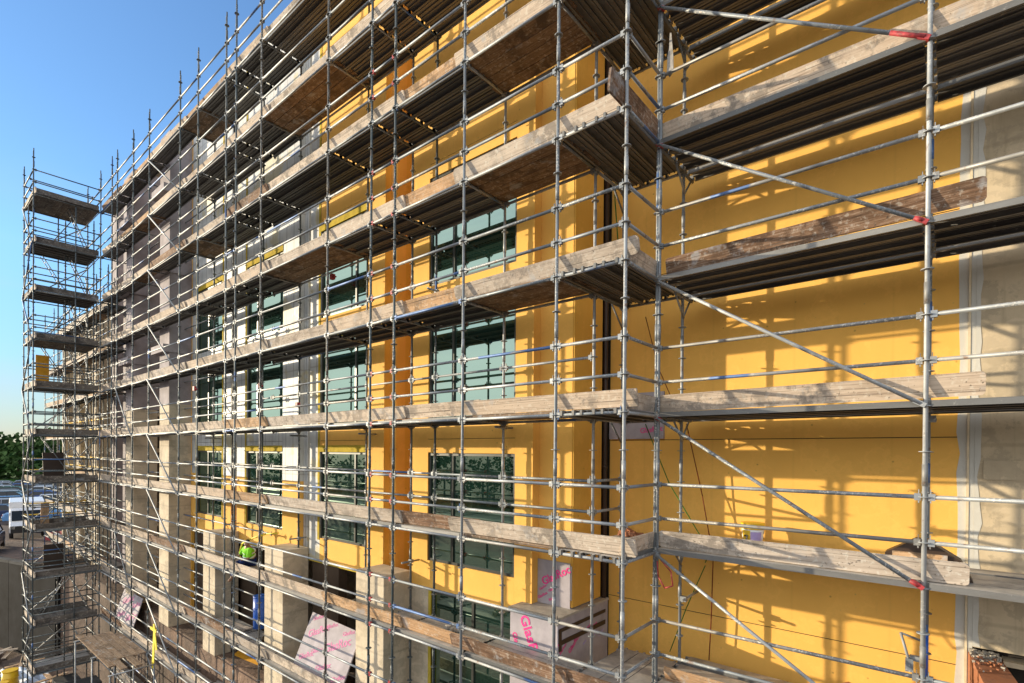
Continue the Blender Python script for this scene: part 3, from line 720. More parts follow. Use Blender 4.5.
tw = Scaf('access_tower', (-30.2, 5.1, 0), 'slender scaffold access tower with stair ladders projecting at the far left end')
random.seed(31)
TX = [-31.4, -29.17]; TY = [4.04, 6.27]
for x in TX:
    for y in TY:
        if (x, y) != (-29.17, 6.27): standard(tw, x, y, 0, TOPZ, 10)
for (x, y) in ((-29.95, 5.2), (-30.3, 4.04), (-31.4, 5.2), (-30.3, 6.27), (-29.17, 5.4)): standard(tw, x, y, 0, TOPZ-1.6-random.random(), 8)
for li, z in enumerate(LV):
    for dz in (.5, 1.0):
        hrail(tw, 'guard_rail', (TX[1], TY[0], z+dz), (TX[1], TY[1], z+dz)); hrail(tw, 'guard_rail', (TX[0], TY[0], z+dz), (TX[1], TY[0], z+dz))
        hrail(tw, 'guard_rail', (TX[0], TY[0], z+dz), (TX[0], TY[1], z+dz), [M['ybright'], M['ybright']] if li in (3, 4) else None); hrail(tw, 'guard_rail', (-30.3, TY[0], z+dz), (-30.3, TY[1], z+dz))
    hrail(tw, 'ledger', (TX[1], TY[0], z), (TX[1], TY[1], z)); hrail(tw, 'ledger', (TX[0], TY[0], z), (TX[1], TY[0], z)); hrail(tw, 'ledger', (TX[0], TY[0], z), (TX[0], TY[1], z))
    g = G()
    if li % 3 == 1: timber_planks(g, TX[0], TX[1], TY[0]+.05, TY[1]-.05, z); tw.add('deck_platform', g, M['wood_shade'])
    else: steel_planks(g, TY[0], TY[1]-.1, -30.95, TX[1]-.04, z, 'Y'); tw.add('deck_platform', g, M['plank'])
    toe(tw, TX[0]-(.7 if li in (8, 10) else .05), TX[1]+.1, TY[0], z, M['wood'], 0, lean=.03)
    toe(tw, TY[0]+.08, TY[1]-.05, TX[1], z, M['wood_shade'], 0, ax='Y+')
    toe(tw, TY[0]+.08, TY[1]-.05, TX[0]+.06, z, M['wood_shade'], 0, ax='Y')
    for dz in (.5, 1.0): hrail(tw, 'guard_rail', (TX[0], TY[1], z+dz), (TX[1], TY[1], z+dz))
    if li < 10:
        g = G(); s = 1 if li % 2 else -1; zz = z+.07
        a, b_ = Vector((-31.2, 5.1-.55*s, zz)), Vector((-31.2, 5.1+.55*s, z+2.0))
        for q in (0, .38): g.tube(a+X_*q, b_+X_*q, .018, 8)
        for t in range(1, 8): p = a.lerp(b_, t/8); g.tube(p, p+X_*.38, .014, 6)
        tw.add('ladder', g, M['tube'])
        brace(tw, (TX[0], TY[0], z+2), (TX[1], TY[0], z)) if li % 2 else brace(tw, (TX[1], TY[0], z+2), (TX[0], TY[0], z))
        g = G(); g.tube((-29.17, 6.2, z+1.95), (-29.9, 5.6, z+1.0), .018, 8); tw.add('diagonal_brace', g, M['tube'])
        g = G(); g.tube((-31.35, 4.1, z+.1), (-31.35, 6.2, z+1.9), TR, 8); tw.add('diagonal_brace', g, M['tube'])
        g = G(); a, b_ = Vector((-30.2, 6.1, z+.07)), Vector((-30.2, 5.3, z+2.0))
        for q in (0, .38): g.tube(a+X_*q, b_+X_*q, .018, 8)
        for t in range(1, 8): p = a.lerp(b_, t/8); g.tube(p, p+X_*.38, .014, 6)
        tw.add('ladder', g, M['tube'])
tw.finish()

fs = Scaf('rear_scaffold', (-36, 7, 0), 'lower run of scaffold with yellow rails continuing behind the access tower')
random.seed(41)
FX = [-43.6, -41.0, -38.4, -35.9, -33.3, -31.4, -29.35]
for x in FX:
    for y in (6.6, 7.3): standard(fs, x, y, 4.9 if y > 7 else 4.9, L0+6.0+1.7, 8)
for li, z in enumerate(LV[2:9]):
    for a, b_ in zip(FX[:-1], FX[1:]):
        for dz in (.5, 1.0): hrail(fs, 'guard_rail', (a, 6.6, z+dz), (b_, 6.6, z+dz), n=6)
        for dz in (.5, 1.0): hrail(fs, 'guard_rail', (a, 7.3, z+dz), (b_, 7.3, z+dz), [M['ybright'], M['ybright']] if li in (2, 3) and a < -35 else None, n=6)
        hrail(fs, 'ledger', (a, 6.6, z), (b_, 6.6, z), n=6)
        deck(fs, a, b_, 6.65, 7.27, z, (li+int(a)) % 3 == 0)
        toe(fs, a-.1, b_+.1, 6.6, z, M['wood'] if random.random() < .8 else M['wood_raw'], 0, lean=.04)
    for x in FX: hrail(fs, 'transom', (x, 6.6, z), (x, 7.3, z), n=6)
    brace(fs, (-38.4, 6.6, z+2), (-35.9, 6.6, z)); brace(fs, (-33.3, 6.6, z+2), (-31.4, 6.6, z))
fs.finish()

# ------------------------------------------------------------------ loose things on the scaffold and around
def sheetboard(name, P, U, V, w, h, label, cat, txt):
    P, U, V = Vector(P), Vector(U).normalized(), Vector(V).normalized(); N = U.cross(V)
    t = thing(name, tuple(P), label, cat, 'loose white insulation sheets')
    g = G(); g.prism([(0, 0), (w, 0), (w, h), (0, h)], P, U, V, -N, .03); s = g.build('sheet', M['lav'], t)
    for (a, b_, sz, an) in txt:
        c, sn = math.cos(an), math.sin(an); lettering('GlasRoc', sz, P+U*a+V*b_, U*c+V*sn, V*c-U*sn, M['fade'], s, .012)
    return t
sheetboard('insulation_sheet', (-12.42, 6.50, 6.12), (1, 0, -.03), (.03, .42, 1), 2.1, 1.38,
           'large white sheet with magenta print leaning on the lower deck beside a concrete pier', 'insulation sheet',
           [(.15, .25, .17, .42), (.2, .8, .24, .45), (.95, .2, .17, .42), (1.05, .65, .28, .45), (.8, 1.15, .13, .4), (1.65, .15, .15, .45), (.55, .5, .13, .4), (1.5, 1.15, .13, .4), (.15, 1.2, .12, .4)])
sheetboard('insulation_sheet', (-27.6, 6.42, 4.12), (1, 0, 0), (-.12, .35, 1), 2.5, 1.35,
           'smaller white printed sheet leaning behind the toe board near the access tower', 'insulation sheet',
           [(.3, .2, .26, .3), (.4, .75, .36, .3), (1.4, .25, .34, .3), (1.6, .8, .26, .3)])

bk = thing('render_bucket', (-2.27, 8.52, 10.11), 'yellow and white plastic bucket standing on the steel planks by the yellow wall', 'bucket')
g = G(); bc = Vector((-2.27, 8.52, 10.105)); g.tube(bc, bc+Z_*.30, .135, 24, 0, .5, r1=.16); g.build('tub', M['white'], bk)
g = G(); g.tube(bc+Z_*.285, bc+Z_*.345, .168, 24, 0, .5); g.tube(bc+Z_*.255, bc+Z_*.275, .163, 24, 0, .5); g.build('lid', M['ybright'], bk)
g = G()
for k in range(7):
    a0 = -2.45+k*.13; a1 = a0+.13
    p = [bc+Vector((math.cos(a)*r, math.sin(a)*r, z)) for (a, r, z) in ((a0, .142, .03), (a1, .142, .03), (a1, .158, .24), (a0, .158, .24))]
    g._add(p, p, .5, [(0, 1, 2, 3)], 0, True)
g.build('yellow_label', M['ybright'], bk)
g = G()
for k in range(7):
    a0 = -1.50+k*.15; a1 = a0+.15
    p = [bc+Vector((math.cos(a)*r, math.sin(a)*r, z)) for (a, r, z) in ((a0, .143, .05), (a1, .143, .05), (a1, .158, .22), (a0, .158, .22))]
    g._add(p, p, .5, [(0, 1, 2, 3)], 0, True)
g.build('blue_label', M['violet'], bk)
lettering('7', .17, bc+Vector((math.cos(-2.15)*.158, math.sin(-2.15)*.158, .05)), (.83, -.55, 0), (0, 0, 1), M['black'], bk, .03)
g = G(); hp = [bc+Vector((.165*math.cos(t), .05*math.sin(t)-.0, .27-.20*math.sin(t))) for t in [k*math.pi/8 for k in range(9)]]
g.path(hp, .004, 6); g.build('wire_handle', M['tube'], bk)

g = G(); oc = Vector((-.22, 7.62, 10.11))
g.prism([(-.34, .0), (.46, .0), (.36, .22), (.06, .42), (-.05, .42), (-.33, .24)], oc, X_, Z_, Y_, .22)
g.prism([(-.26, .12), (.24, .12), (.24, .27), (-.26, .27)], oc-Y_*.03, X_, Z_, Y_, .028, 1)
tag(g.build('timber_block', [M['pipe'], M['wood_raw']]), 'dark peaked timber block behind the near standard on the steel planks', 'timber block')

# rusty mortar lump and debris lower right
random.seed(5)
g = G(); g.prism([(.235, YR-.035), (.53, YR-.035), (.66, 7.75), (.34, 7.75)], (0, 0, 7.9), X_, Y_, Z_, 1.10, 0)
for k in range(260):
    yy = YR-.06-abs(random.gauss(0, .22)); c = Vector((.38+random.uniform(-.13, .14)+(YR-yy)*.06, yy, 9.0+random.uniform(0, .05)*(1 if yy > 8.6 else .4)))
    s = random.uniform(.008, .03); g.obox(c, (s, s*1.4, s), (Vector((math.cos(k), math.sin(k), 0)), Vector((-math.sin(k), math.cos(k), 0)), Z_), 1 if yy > 8.62 or k % 4 == 0 else 0)
tag(g.build('rusty_ledge', [M['rust'], M['mortar']]), 'rusty red ledge heaped with mortar crumbs at the foot of the concrete wall', 'ledge')
g = G()
for k in range(14):
    c = Vector((-1.05+random.uniform(-.16, .16), 8.62+random.uniform(-.06, .06), 8.14+random.uniform(0, .16))); s = random.uniform(.04, .1)
    g.obox(c, (s*1.6, s, s*.8), (Vector((math.cos(k), math.sin(k), 0)), Vector((-math.sin(k), math.cos(k), 0)), Z_))
tag(g.build('rubble_heap', M['rust']), 'small heap of rusty rubble on the lowest deck against the yellow wall', 'rubble')

# clamp with blue sleeve on the near inner standard
cl = thing('swivel_clamp', (-.24, 8.2, 8.9), 'blue sleeved clamp with a dangling bolt behind the nearest standard', 'clamp')
g = G(); g.tube((-.18, 8.30, 8.72), (-.18, 8.30, 9.28), .031, 12); g.build('sleeve', M['blue'], cl)
g = G(); g.tube((-.20, 8.22, 9.2), (-.42, 8.15, 9.28), .014, 8); g.tube((-.42, 8.15, 9.28), (-.30, 8.15, 8.82), .016, 8); g.obox((-.33, 8.15, 8.9), (.08, .05, .16)); g.obox((-.26, 8.2, 8.98), (.14, .06, .06)); g.build('bolt', M['tube'], cl)

def rope(name, pts, mat, label, r=.009):
    g = G(); g.path([Vector(p) for p in pts], r, 6); return tag(g.build(name, mat), label, 'rope')
rope('rope', [(-4.0, 8.42, 12.0), (-3.6, 8.5, 11.0), (-2.95, 8.62, 9.9), (-3.05, 8.7, 9.7)], M['green_rope'], 'dark green rope slanting down across the yellow wall above the second deck')
rope('rope', [(-3.05, 8.7, 9.65), (-3.35, 8.68, 8.9), (-3.62, 8.65, 8.1)], M['green_rope'], 'dark green rope hanging below the second deck beside the inner standard')
rope('rope', [(-3.35, 8.6, 12.0), (-3.1, 8.68, 10.8), (-2.93, 8.72, 9.8)], M['red_rope'], 'red brown rope running down the yellow wall right of the green rope')
rope('rope', [(-2.93, 8.72, 9.75), (-2.95, 8.72, 8.8), (-2.98, 8.72, 8.1)], M['red_rope'], 'red brown rope hanging straight down the yellow wall below the second deck')
rope('rope', [(-4.1, 8.6, 13.9), (-3.9, 8.7, 13.0), (-3.55, 8.72, 12.2)], M['red_rope'], 'short dark rope hanging above the white wall strip near the corner', .008)
for k, (xx, lab) in enumerate(((-4.72, 'left green cable hanging in the shaded wall corner high up'), (-4.55, 'right green cable hanging in the shaded wall corner high up'))):
    g = G(); g.path([Vector((xx, 8.7, 17.2)), Vector((xx-.05, 8.68, 16.2)), Vector((xx+.12, 8.7, 14.2))], .012, 6); tag(g.build('hanging_cable', M['green_rope']), lab, 'cable')
g = G(); g.path([Vector((-3.25, 7.27, 9.92)), Vector((-3.22, 7.25, 9.7)), Vector((-3.12, 7.25, 9.55)), Vector((-3.0, 7.25, 9.6)), Vector((-3.03, 7.25, 9.8)), Vector((-3.2, 7.27, 9.95))], .010, 6)
tag(g.build('strap_loop', M['red']), 'small red strap looped under the deck at the scaffold corner', 'strap')

# yellow strap on the brace, blue drum, orange sheet
g = G(); a = Vector((-21.3, 6.16, 5.25)); b_ = Vector((-21.0, 6.14, 3.6))
g.obox((-21.45, 6.16, 4.5), (.20, .02, 1.5), (Vector((1, 0, -.12)).normalized(), Y_, Vector((.12, 0, 1)).normalized())); g.obox((-21.2, 6.13, 4.95), (.14, .02, .9), (Vector((1, 0, .35)).normalized(), Y_, Vector((-.35, 0, 1)).normalized()))
g.obox((-21.35, 6.12, 5.18), (.6, .03, .10))
tag(g.build('webbing_strap', M['ytape']), 'bright yellow webbing strap knotted on a low diagonal brace', 'strap')
bc = Vector((-15.45, 7.12, 6.30)); dr = thing('drum', tuple(bc), 'blue plastic drum standing upright in the shade beside a concrete pier', 'drum')
g = G(); g.tube(bc, bc+Z_*.9, .19, 20); 
for z in (.28, .58): g.tube(bc+Z_*z, bc+Z_*(z+.03), .20, 20)
g.build('body', M['blue'], dr); g = G(); g.tube(bc+Z_*.9, bc+Z_*.94, .197, 20); g.tube(bc+Z_*.94+X_*.08, bc+Z_*.97+X_*.08, .03, 10); g.build('lid', M['blue'], dr)
g = G(); g.obox((-16.9, 7.6, 5.0), (1.5, .9, .06), (Vector((1, .1, 0)).normalized(), Vector((-.1, 1, .5)).normalized(), Vector((0, -.5, 1)).normalized()))
tag(g.build('orange_sheet', M['orange']), 'orange yellow sheet lying on the porch floor under the deck', 'sheet')

# worker
def figure(name, verts, edges, radii, mat, parent, sub=2):
    me = bpy.data.meshes.new(name); me.from_pydata([tuple(Vector(v)-Vector(parent['_o'])) for v in verts], edges, [])
    ob = bpy.data.objects.new(name, me); COL.objects.link(ob); ob.parent = parent
    md = ob.modifiers.new('skin', 'SKIN')
    for k, r in enumerate(radii):
        sv = me.skin_vertices[0].data[k]; sv.radius = (r, r) if isinstance(r, float) else r
    me.skin_vertices[0].data[0].use_root = True
    md.use_smooth_shade = True; s = ob.modifiers.new('sub', 'SUBSURF'); s.levels = sub; s.render_levels = sub
    me.materials.append(mat); return ob
wo = Vector((-15.75, 6.95, LV[3]+.066))
wk = thing('person', tuple(wo), 'worker in lime top and navy trousers sitting bent over on a deck edge', 'person')
def P(x, y, z): return wo+Vector((x, y, z))
bodyv = [P(0, 0, .13), P(.02, -.03, .33), P(.06, -.08, .52), P(.10, -.13, .62), P(.14, -.17, .70),
         P(-.10, 0, .10), P(-.16, -.30, .10), P(-.22, -.42, -.34), P(-.22, -.52, -.42),
         P(.10, 0, .10), P(.22, -.32, .20), P(.25, -.40, -.02), P(.25, -.5, -.02),
         P(-.14, -.07, .50), P(-.26, -.18, .30), P(-.18, -.36, .20), P(.25, -.12, .50), P(.36, -.2, .28), P(.22, -.36, .24)]
bodye = [(0, 1), (1, 2), (2, 3), (3, 4), (0, 5), (5, 6), (6, 7), (7, 8), (0, 9), (9, 10), (10, 11), (11, 12), (2, 13), (13, 14), (14, 15), (2, 16), (16, 17), (17, 18)]
figure('body', bodyv, bodye, [.11, .12, .11, .05, .095, .08, .06, .045, .04, .08, .06, .045, .04, .055, .04, .032, .055, .04, .032], M['skin'], wk)
figure('lime_top', bodyv[:3]+[P(-.14, -.07, .50), P(-.26, -.18, .30), P(.25, -.12, .50), P(.36, -.2, .28)], [(0, 1), (1, 2), (2, 3), (3, 4), (2, 5), (5, 6)], [.15, .165, .15, .085, .06, .085, .06], M['lime'], wk)
figure('trousers', [P(0, 0, .10), P(-.10, 0, .10), P(-.16, -.30, .10), P(-.22, -.42, -.30), P(.10, 0, .10), P(.22, -.32, .20), P(.25, -.40, .02)], [(0, 1), (1, 2), (2, 3), (0, 4), (4, 5), (5, 6)], [.13, .105, .085, .065, .105, .085, .065], M['navy'], wk)
g = G(); [g.tube(P(.02, -.03, zz), P(.03, -.04, zz+.035), .178, 16) for zz in (.28, .40)]; g.build('reflective_band', M['white'], wk)
figure('hair', [P(.15, -.13, .74), P(.17, -.15, .78)], [(0, 1)], [.085, .06], M['hair'], wk)
g = G(); hp = [P(-.35, -.1, .05), P(-.42, -.12, .35), P(-.3, -.1, .62), P(.1, 0, .80), P(.5, .25, .95), P(.9, .4, 1.0)]
g.path(hp, .022, 8); tag(g.build('hose', M['ytape']), 'yellow hose curling over the deck beside the seated worker', 'hose')

# at the foot of the tower
random.seed(9)
g = G(); base = Vector((-36.5, 4.1, .0))
nx, ny = 10, 8; o = len(g.v)
vs = [Vector((-37.6+i*.42+j*.1, 3.4+j*.28, .05+.28*math.sin(i*1.3+j)*math.cos(j*1.7)+.3*math.exp(-((i-5)**2+(j-4)**2)/8))) for j in range(ny) for i in range(nx)]
g._add(vs, vs, .5, [(j*nx+i, j*nx+i+1, (j+1)*nx+i+1, (j+1)*nx+i) for j in range(ny-1) for i in range(nx-1)], 0, False)
tp = g.build('tarpaulin', M['tarp']); tag(tp, 'crumpled pale blue tarpaulin lying on the earth at the tower foot', 'tarpaulin')
sm = tp.modifiers.new('s', 'SOLIDIFY'); sm.thickness = .02
for (x, y, z, s, lab) in ((-34.2, 3.95, 0, 1.0, 'upright yellow drum beside the pale tarpaulin at the tower foot'), (-33.2, 3.55, 0, .8, 'smaller yellow drum nearest the bottom edge beside the tower')):
    d = thing('drum', (x, y, z), lab, 'drum'); c = Vector((x, y, z))
    g = G(); g.tube(c, c+Z_*.9*s, .30*s, 18)
    for q in (.3, .6): g.tube(c+Z_*q*s, c+Z_*(q+.03)*s, .315*s, 18)
    g.build('body', M['ybright'], d); g = G(); g.tube(c+Z_*.9*s, c+Z_*.95*s, .31*s, 18); g.build('lid', M['ybright'], d)
# retaining wall with panels and kerb rail
rw = thing('retaining_wall', (-46, 3.4, 0), 'grey concrete retaining wall toned dark as in shade, holding back the car park', 'wall')
def seg(a, b_, h0, h1, th, mat, nm):
    a, b_ = Vector(a), Vector(b_); d = b_-a; L = d.length; d.normalize(); nn = Z_.cross(d)
    g = G(); k = max(1, round(L/2.4)); w = L/k
    for j in range(k): g.obox(a+d*(j+.5)*w+nn*.0+Z_*(h0+h1)/2, (w-.03, th, h1-h0), (d, nn, Z_))
    g.build(nm, mat, rw)
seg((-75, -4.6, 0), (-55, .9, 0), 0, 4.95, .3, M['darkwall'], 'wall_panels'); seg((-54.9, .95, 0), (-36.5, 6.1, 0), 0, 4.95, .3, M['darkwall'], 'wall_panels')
seg((-75, -4.6, 0), (-36.5, 6.1, 0), 4.96, 5.12, .4, M['conc_grey'], 'coping')
# grey blocks below the tower deck
for (x, y, lab) in ((-27.9, 5.6, 'grey concrete block stack at the foot of the tower, right'), (-28.9, 5.1, 'grey concrete block stack at the foot of the tower, left')):
    g = G(); 
    for q in range(4): g.box(x-.5, x+.5, y-.4, y+.4, q*.42, q*.42+.41)
    tag(g.build('block_stack', M['conc_grey'], bevel=.01), lab, 'concrete blocks')
# wide timber platform low down
pm_ = None
pf = thing('timber_platform', (-23.3, 5.5, 4.0), 'low platform of loose brown boards in front of the far piers', 'platform')
g = G()
for k in range(6): g.box(-26.2+random.uniform(-.5, .6), -21.7+random.uniform(-.9, .5), 4.95+k*.21, 4.95+k*.21+.2, 4.05+random.uniform(0, .02), 4.1)
g.build('boards', M['wood_under'], pf)
g = G()
for x in (-26, -23.5, -21.2):
    g.tube((x, 4.8, 4.0), (x, 6.15, 4.0), .025, 8)
    for y in (4.85, 6.1): g.tube((x, y, 0), (x, y, 4.0), .025, 8)
g.build('support_frame', M['tube'], pf)

random.seed(52)
for (x, y, z, lab) in ((-4.1, 8.0, LV[4]+.066, 'small heap of reddish rubble on the corner deck behind the near rail'), (-7.2, 6.9, LV[3]+.07, 'small heap of grey rubble on the lower deck before the glazed door')):
    g = G()
    for k in range(26):
        s_ = random.uniform(.03, .085); a = random.uniform(0, 3); u = Vector((math.cos(a), math.sin(a), random.uniform(-.3, .3))).normalized(); w_ = Z_.cross(u).normalized()
        r_ = random.uniform(0, .2); t_ = random.uniform(0, 6.28)
        g.obox((x+r_*math.cos(t_), y+r_*math.sin(t_), z+s_*.35+(.2-r_)*random.uniform(0, .55)), (s_*1.5, s_, s_*.8), (u, w_, u.cross(w_)))
    tag(g.build('rubble', M['rust'] if y > 7.5 else M['mortar']), lab, 'rubble')
# boards, rags and sheets left about the scaffold
def plankthing(c, size, ax, mat, label, name='loose_board', cat='board'):
    g = G(); g.obox(c, size, ax, 0); return tag(g.build(name, mat), label, cat)
plankthing((-31.0, 5.0, LV[4]+.68), (.05, .75, 1.2), (X_, Vector((0, 1, .03)).normalized(), Vector((0, -.03, 1)).normalized()), M['pipe'], 'dark brown panel standing on the tower deck just above the tree line', 'panel', 'panel')
plankthing((-31.0, 4.7, LV[3]+.55), (.05, .28, .95), None, M['wood_raw'], 'narrow pale timber panel standing on the tower deck below the tree line', 'panel', 'panel')
plankthing((-31.0, 5.0, LV[2]+.60), (.05, .7, 1.1), None, M['pipe'], 'dark brown panel on the tower deck level with the parked cars', 'panel', 'panel')
plankthing((-31.0, 4.6, LV[7]-1.2), (.04, .45, 1.6), None, M['orange'], 'tall orange sheet standing upright in the access tower near its top', 'sheet', 'sheet')
plankthing((-4.0, 7.0, LV[7]+.16), (.7, .16, .05), None, M['wood_dark'], 'short dark offcut lying on the corner deck high up')
g = G(); g.prism([(-.05, .05), (-.01, -.02), (.05, .04), (.045, .26), (.03, .42), (.012, .62), (-.01, .62), (-.02, .42), (-.045, .28)], (-3.16, 7.36, 17.02), X_, Z_, Y_, .012)
tag(g.build('hanging_rag', M['ragcloth']), 'pale rag hanging from the rail beside the corner standard near the top', 'rag')
plankthing((-2.3, 7.75, LV[3]+.12), (1.6, .2, .04), (Vector((1, .12, 0)).normalized(), Vector((-.12, 1, 0)).normalized(), Z_), M['wood'], 'pale loose board lying on the lowest near deck by the yellow wall')
plankthing((-1.2, 7.55, LV[3]+.09), (1.1, .12, .05), (Vector((1, -.05, 0)).normalized(), Vector((.05, 1, 0)).normalized(), Z_), M['wood_dark'], 'dark loose batten lying on the lowest near deck')
plankthing((-16.8, 6.9, LV[2]+.12), (1.7, .25, .04), (Vector((1, .1, 0)).normalized(), Vector((-.1, 1, 0)).normalized(), Z_), M['wood'], 'grey loose board lying on a deck in front of the blue drum')
plankthing((-17.3, 6.6, LV[2]+.17), (1.3, .22, .04), (Vector((1, -.06, 0)).normalized(), Vector((.06, 1, 0)).normalized(), Z_), M['wood_raw'], 'orange brown loose board lying over the grey one near the blue drum')
random.seed(15)
where = ['by the retaining wall', 'between the tower and the retaining wall', 'beside the pale tarpaulin', 'under the timber platform', 'at the tower base', 'nearest the left edge of the picture']
for k in range(6):
    x0, y0 = [(-40, 4.2), (-37, 4.9), (-36, 3.0), (-24, 4.6), (-33.5, 5.2), (-38.5, 3.2)][k]; g = G()
    for q in range(5):
        a = random.uniform(0, 3.1); u = Vector((math.cos(a), math.sin(a), random.uniform(-.05, .1))).normalized(); w_ = Z_.cross(u).normalized()
        g.obox((x0+random.uniform(-.4, .4), y0+random.uniform(-.3, .3), .08+q*.07), (random.uniform(.9, 2.2), .2, .05), (u, w_, u.cross(w_)))
    tag(g.build('timber_pile', [M['wood'], M['wood_raw'], M['wood_under']][k % 3]), 'jumbled pile of scrap boards on the ground '+where[k], 'timber pile', 'piles of scrap boards')

# ------------------------------------------------------------------ vehicles
def car(x, y, rot, nm, c, label, suv=False):
    t = thing('parked_car', (x, y, UP+.02), label, 'car', 'cars parked in the lot'); t.rotation_euler = (0, 0, rot)
    k = 1.12 if suv else 1.0; t['_o'] = (0, 0, 0)
    pm = carpaint(nm, c)
    prof = [(-2.15, .35), (-2.2, .62), (-2.1, .86), (-1.2, .95), (.55*1, .98), (1.2, .93), (2.05, .78), (2.2, .58), (2.15, .35)]
    g = G(); secs = [(-.86, .92), (-.78, 1.0), (.78, 1.0), (.86, .92)]
    n = len(prof); vs = [Vector((a*sc_, yy, b_*k if b_ > .5 else b_)) for (yy, sc_) in secs for (a, b_) in prof]
    fc = [(i*n+j, i*n+(j+1) % n, (i+1)*n+(j+1) % n, (i+1)*n+j) for i in range(3) for j in range(n)]+[tuple(range(n-1, -1, -1)), tuple(range(3*n, 4*n))]
    g._add(vs, vs, .5, fc, 0, False); bo = g.build('body', pm, t, bevel=.04)
    zt = 1.42*k; zb = .95*k
    cb = [(-1.75, zb), (1.15, zb), (.45, zt), (-1.35 if suv else -1.1, zt)]
    g = G(); vs = []
    for (yy, yt) in ((-.76, -.62), (.76, .62)):
        for (a, b_) in cb: vs.append(Vector((a, yt if b_ == zt else yy, b_)))
    g._add(vs, vs, .5, [(3, 2, 1, 0), (4, 5, 6, 7), (0, 1, 5, 4), (1, 2, 6, 5), (2, 3, 7, 6), (3, 0, 4, 7)], 0, False); g.build('windows', autoglass, t)
    g = G(); g.box(-1.3, .42, -.63, .63, zt-.005, zt+.045)
    for s in (-1, 1):
        for (p, q) in (((1.13, .765*s, zb), (.44, .63*s, zt)), ((-.25, .765*s, zb), (-.25, .63*s, zt)), ((-1.73, .765*s, zb), (-1.2, .63*s, zt))): g.tube(p, q, .035, 6)
    g.build('roof', pm, t)
    for (a, s) in ((-1.35, -1), (-1.35, 1), (1.35, -1), (1.35, 1)):
        g = G(); g.tube((a, s*.70, .33), (a, s*.89, .33), .33, 16); w = g.build('wheel', M['black'], t)
        g = G(); g.tube((a, s*.86, .33), (a, s*.90, .33), .19, 10); g.build('rim', M['tube'], w)
    for s in (-1, 1):
        g = G(); g.obox((2.12, s*.62, .68*k), (.1, .32, .14)); g.build('headlight', M['lamp'], t)
        g = G(); g.obox((-2.12, s*.66, .72*k), (.1, .26, .14)); g.build('tail_light', M['red'], t)
    return t
cars = [(-66, 7.0, 1.3, 'navy', (.02, .04, .12), 'dark navy car parked nearest left of the white van'),
        (-71, 7.9, 1.3, 'silver', (.45, .47, .5), 'silver car second along the row behind the van'),
        (-77, 9.2, 1.35, 'sky blue', (.1, .25, .5), 'sky blue car third along the row behind the van'),
        (-77, 12.6, 1.35, 'white', (.7, .7, .72), 'white car beside the sky blue one in the third row'),
        (-83, 9.6, 1.3, 'black', (.02, .02, .022), 'black car in the middle rows of the lot'),
        (-84, 12.9, 1.3, 'blue', (.03, .09, .35), 'royal blue car next to the black one'),
        (-90, 10.5, 1.3, 'grey', (.2, .21, .22), 'mid grey car near the far side of the lot'),
        (-91, 14, 1.3, 'white', (.7, .7, .72), 'white car near the far side of the lot'),
        (-96, 11.5, 1.3, 'green', (.03, .12, .06), 'dark green car at the far edge by the grass'),
        (-96.5, 15, 1.3, 'silver', (.45, .47, .5), 'silver car at the far edge by the grass'),
        (-103, 10.2, 1.3, 'white', (.7, .7, .72), 'white car in the farthest left row before the grass'),
        (-103.5, 13.6, 1.3, 'blue', (.03, .09, .35), 'royal blue car in the farthest left row before the grass'),
        (-70, 11.2, 1.3, 'black', (.02, .02, .022), 'black car half hidden by the tower in the second row'),
        (-62, 8.9, 1.3, 'sky blue', (.1, .25, .5), 'sky blue car directly behind the white van'),
        (-109, 12, 1.3, 'silver', (.45, .47, .5), 'silver car alone farthest from the building'),
        (-64, 13.2, 1.2, 'steel blue', (.12, .2, .32), 'steel blue car seen through the access tower, nearer one'),
        (-72, 14.8, 1.25, 'white', (.7, .7, .72), 'white car seen through the access tower, middle row'),
        (-84, 16.6, 1.25, 'maroon', (.2, .02, .03), 'maroon car seen through the access tower, far row'),
        (-90, 18, 1.25, 'blue', (.03, .09, .35), 'royal blue car seen through the access tower, far row')]
far = [('white', (.7, .7, .72)), ('silver', (.45, .47, .5)), ('white', (.7, .7, .72)), ('blue', (.03, .09, .35)), ('silver', (.45, .47, .5)), ('sky blue', (.1, .25, .5)), ('grey', (.2, .21, .22))]
random.seed(4)
ordn = ['leftmost', 'second', 'third', 'fourth', 'fifth', 'sixth']
for rx, rn in ((-80.5, 'fourth row of the lot'), (-87, 'fifth row of the lot'), (-100, 'seventh row of the lot'), (-107, 'eighth row of the lot'), (-113.5, 'last row before the grass')):
    kk = 0
    for k in range(6):
        nm, c = far[random.randrange(7)]; yy = -rx*.085+k*2.75+random.uniform(-.2, .2)
        if any(abs(rx-q[0]) < 2.6 and abs(yy-q[1]) < 4.6 for q in cars[:19]): continue
        cars.append((rx, yy, 1.32, nm, c, 'small '+nm+' car, '+ordn[kk]+' from the left in the '+rn)); kk += 1
for q, (x, y, r, nm, c, lab) in enumerate(cars): car(x, y, r, nm, c, lab, q % 3 == 1)
car(-47.5, 4.2, -.2, 'midnight', (.01, .015, .05), 'near dark blue car with its roof just above the retaining wall', True)

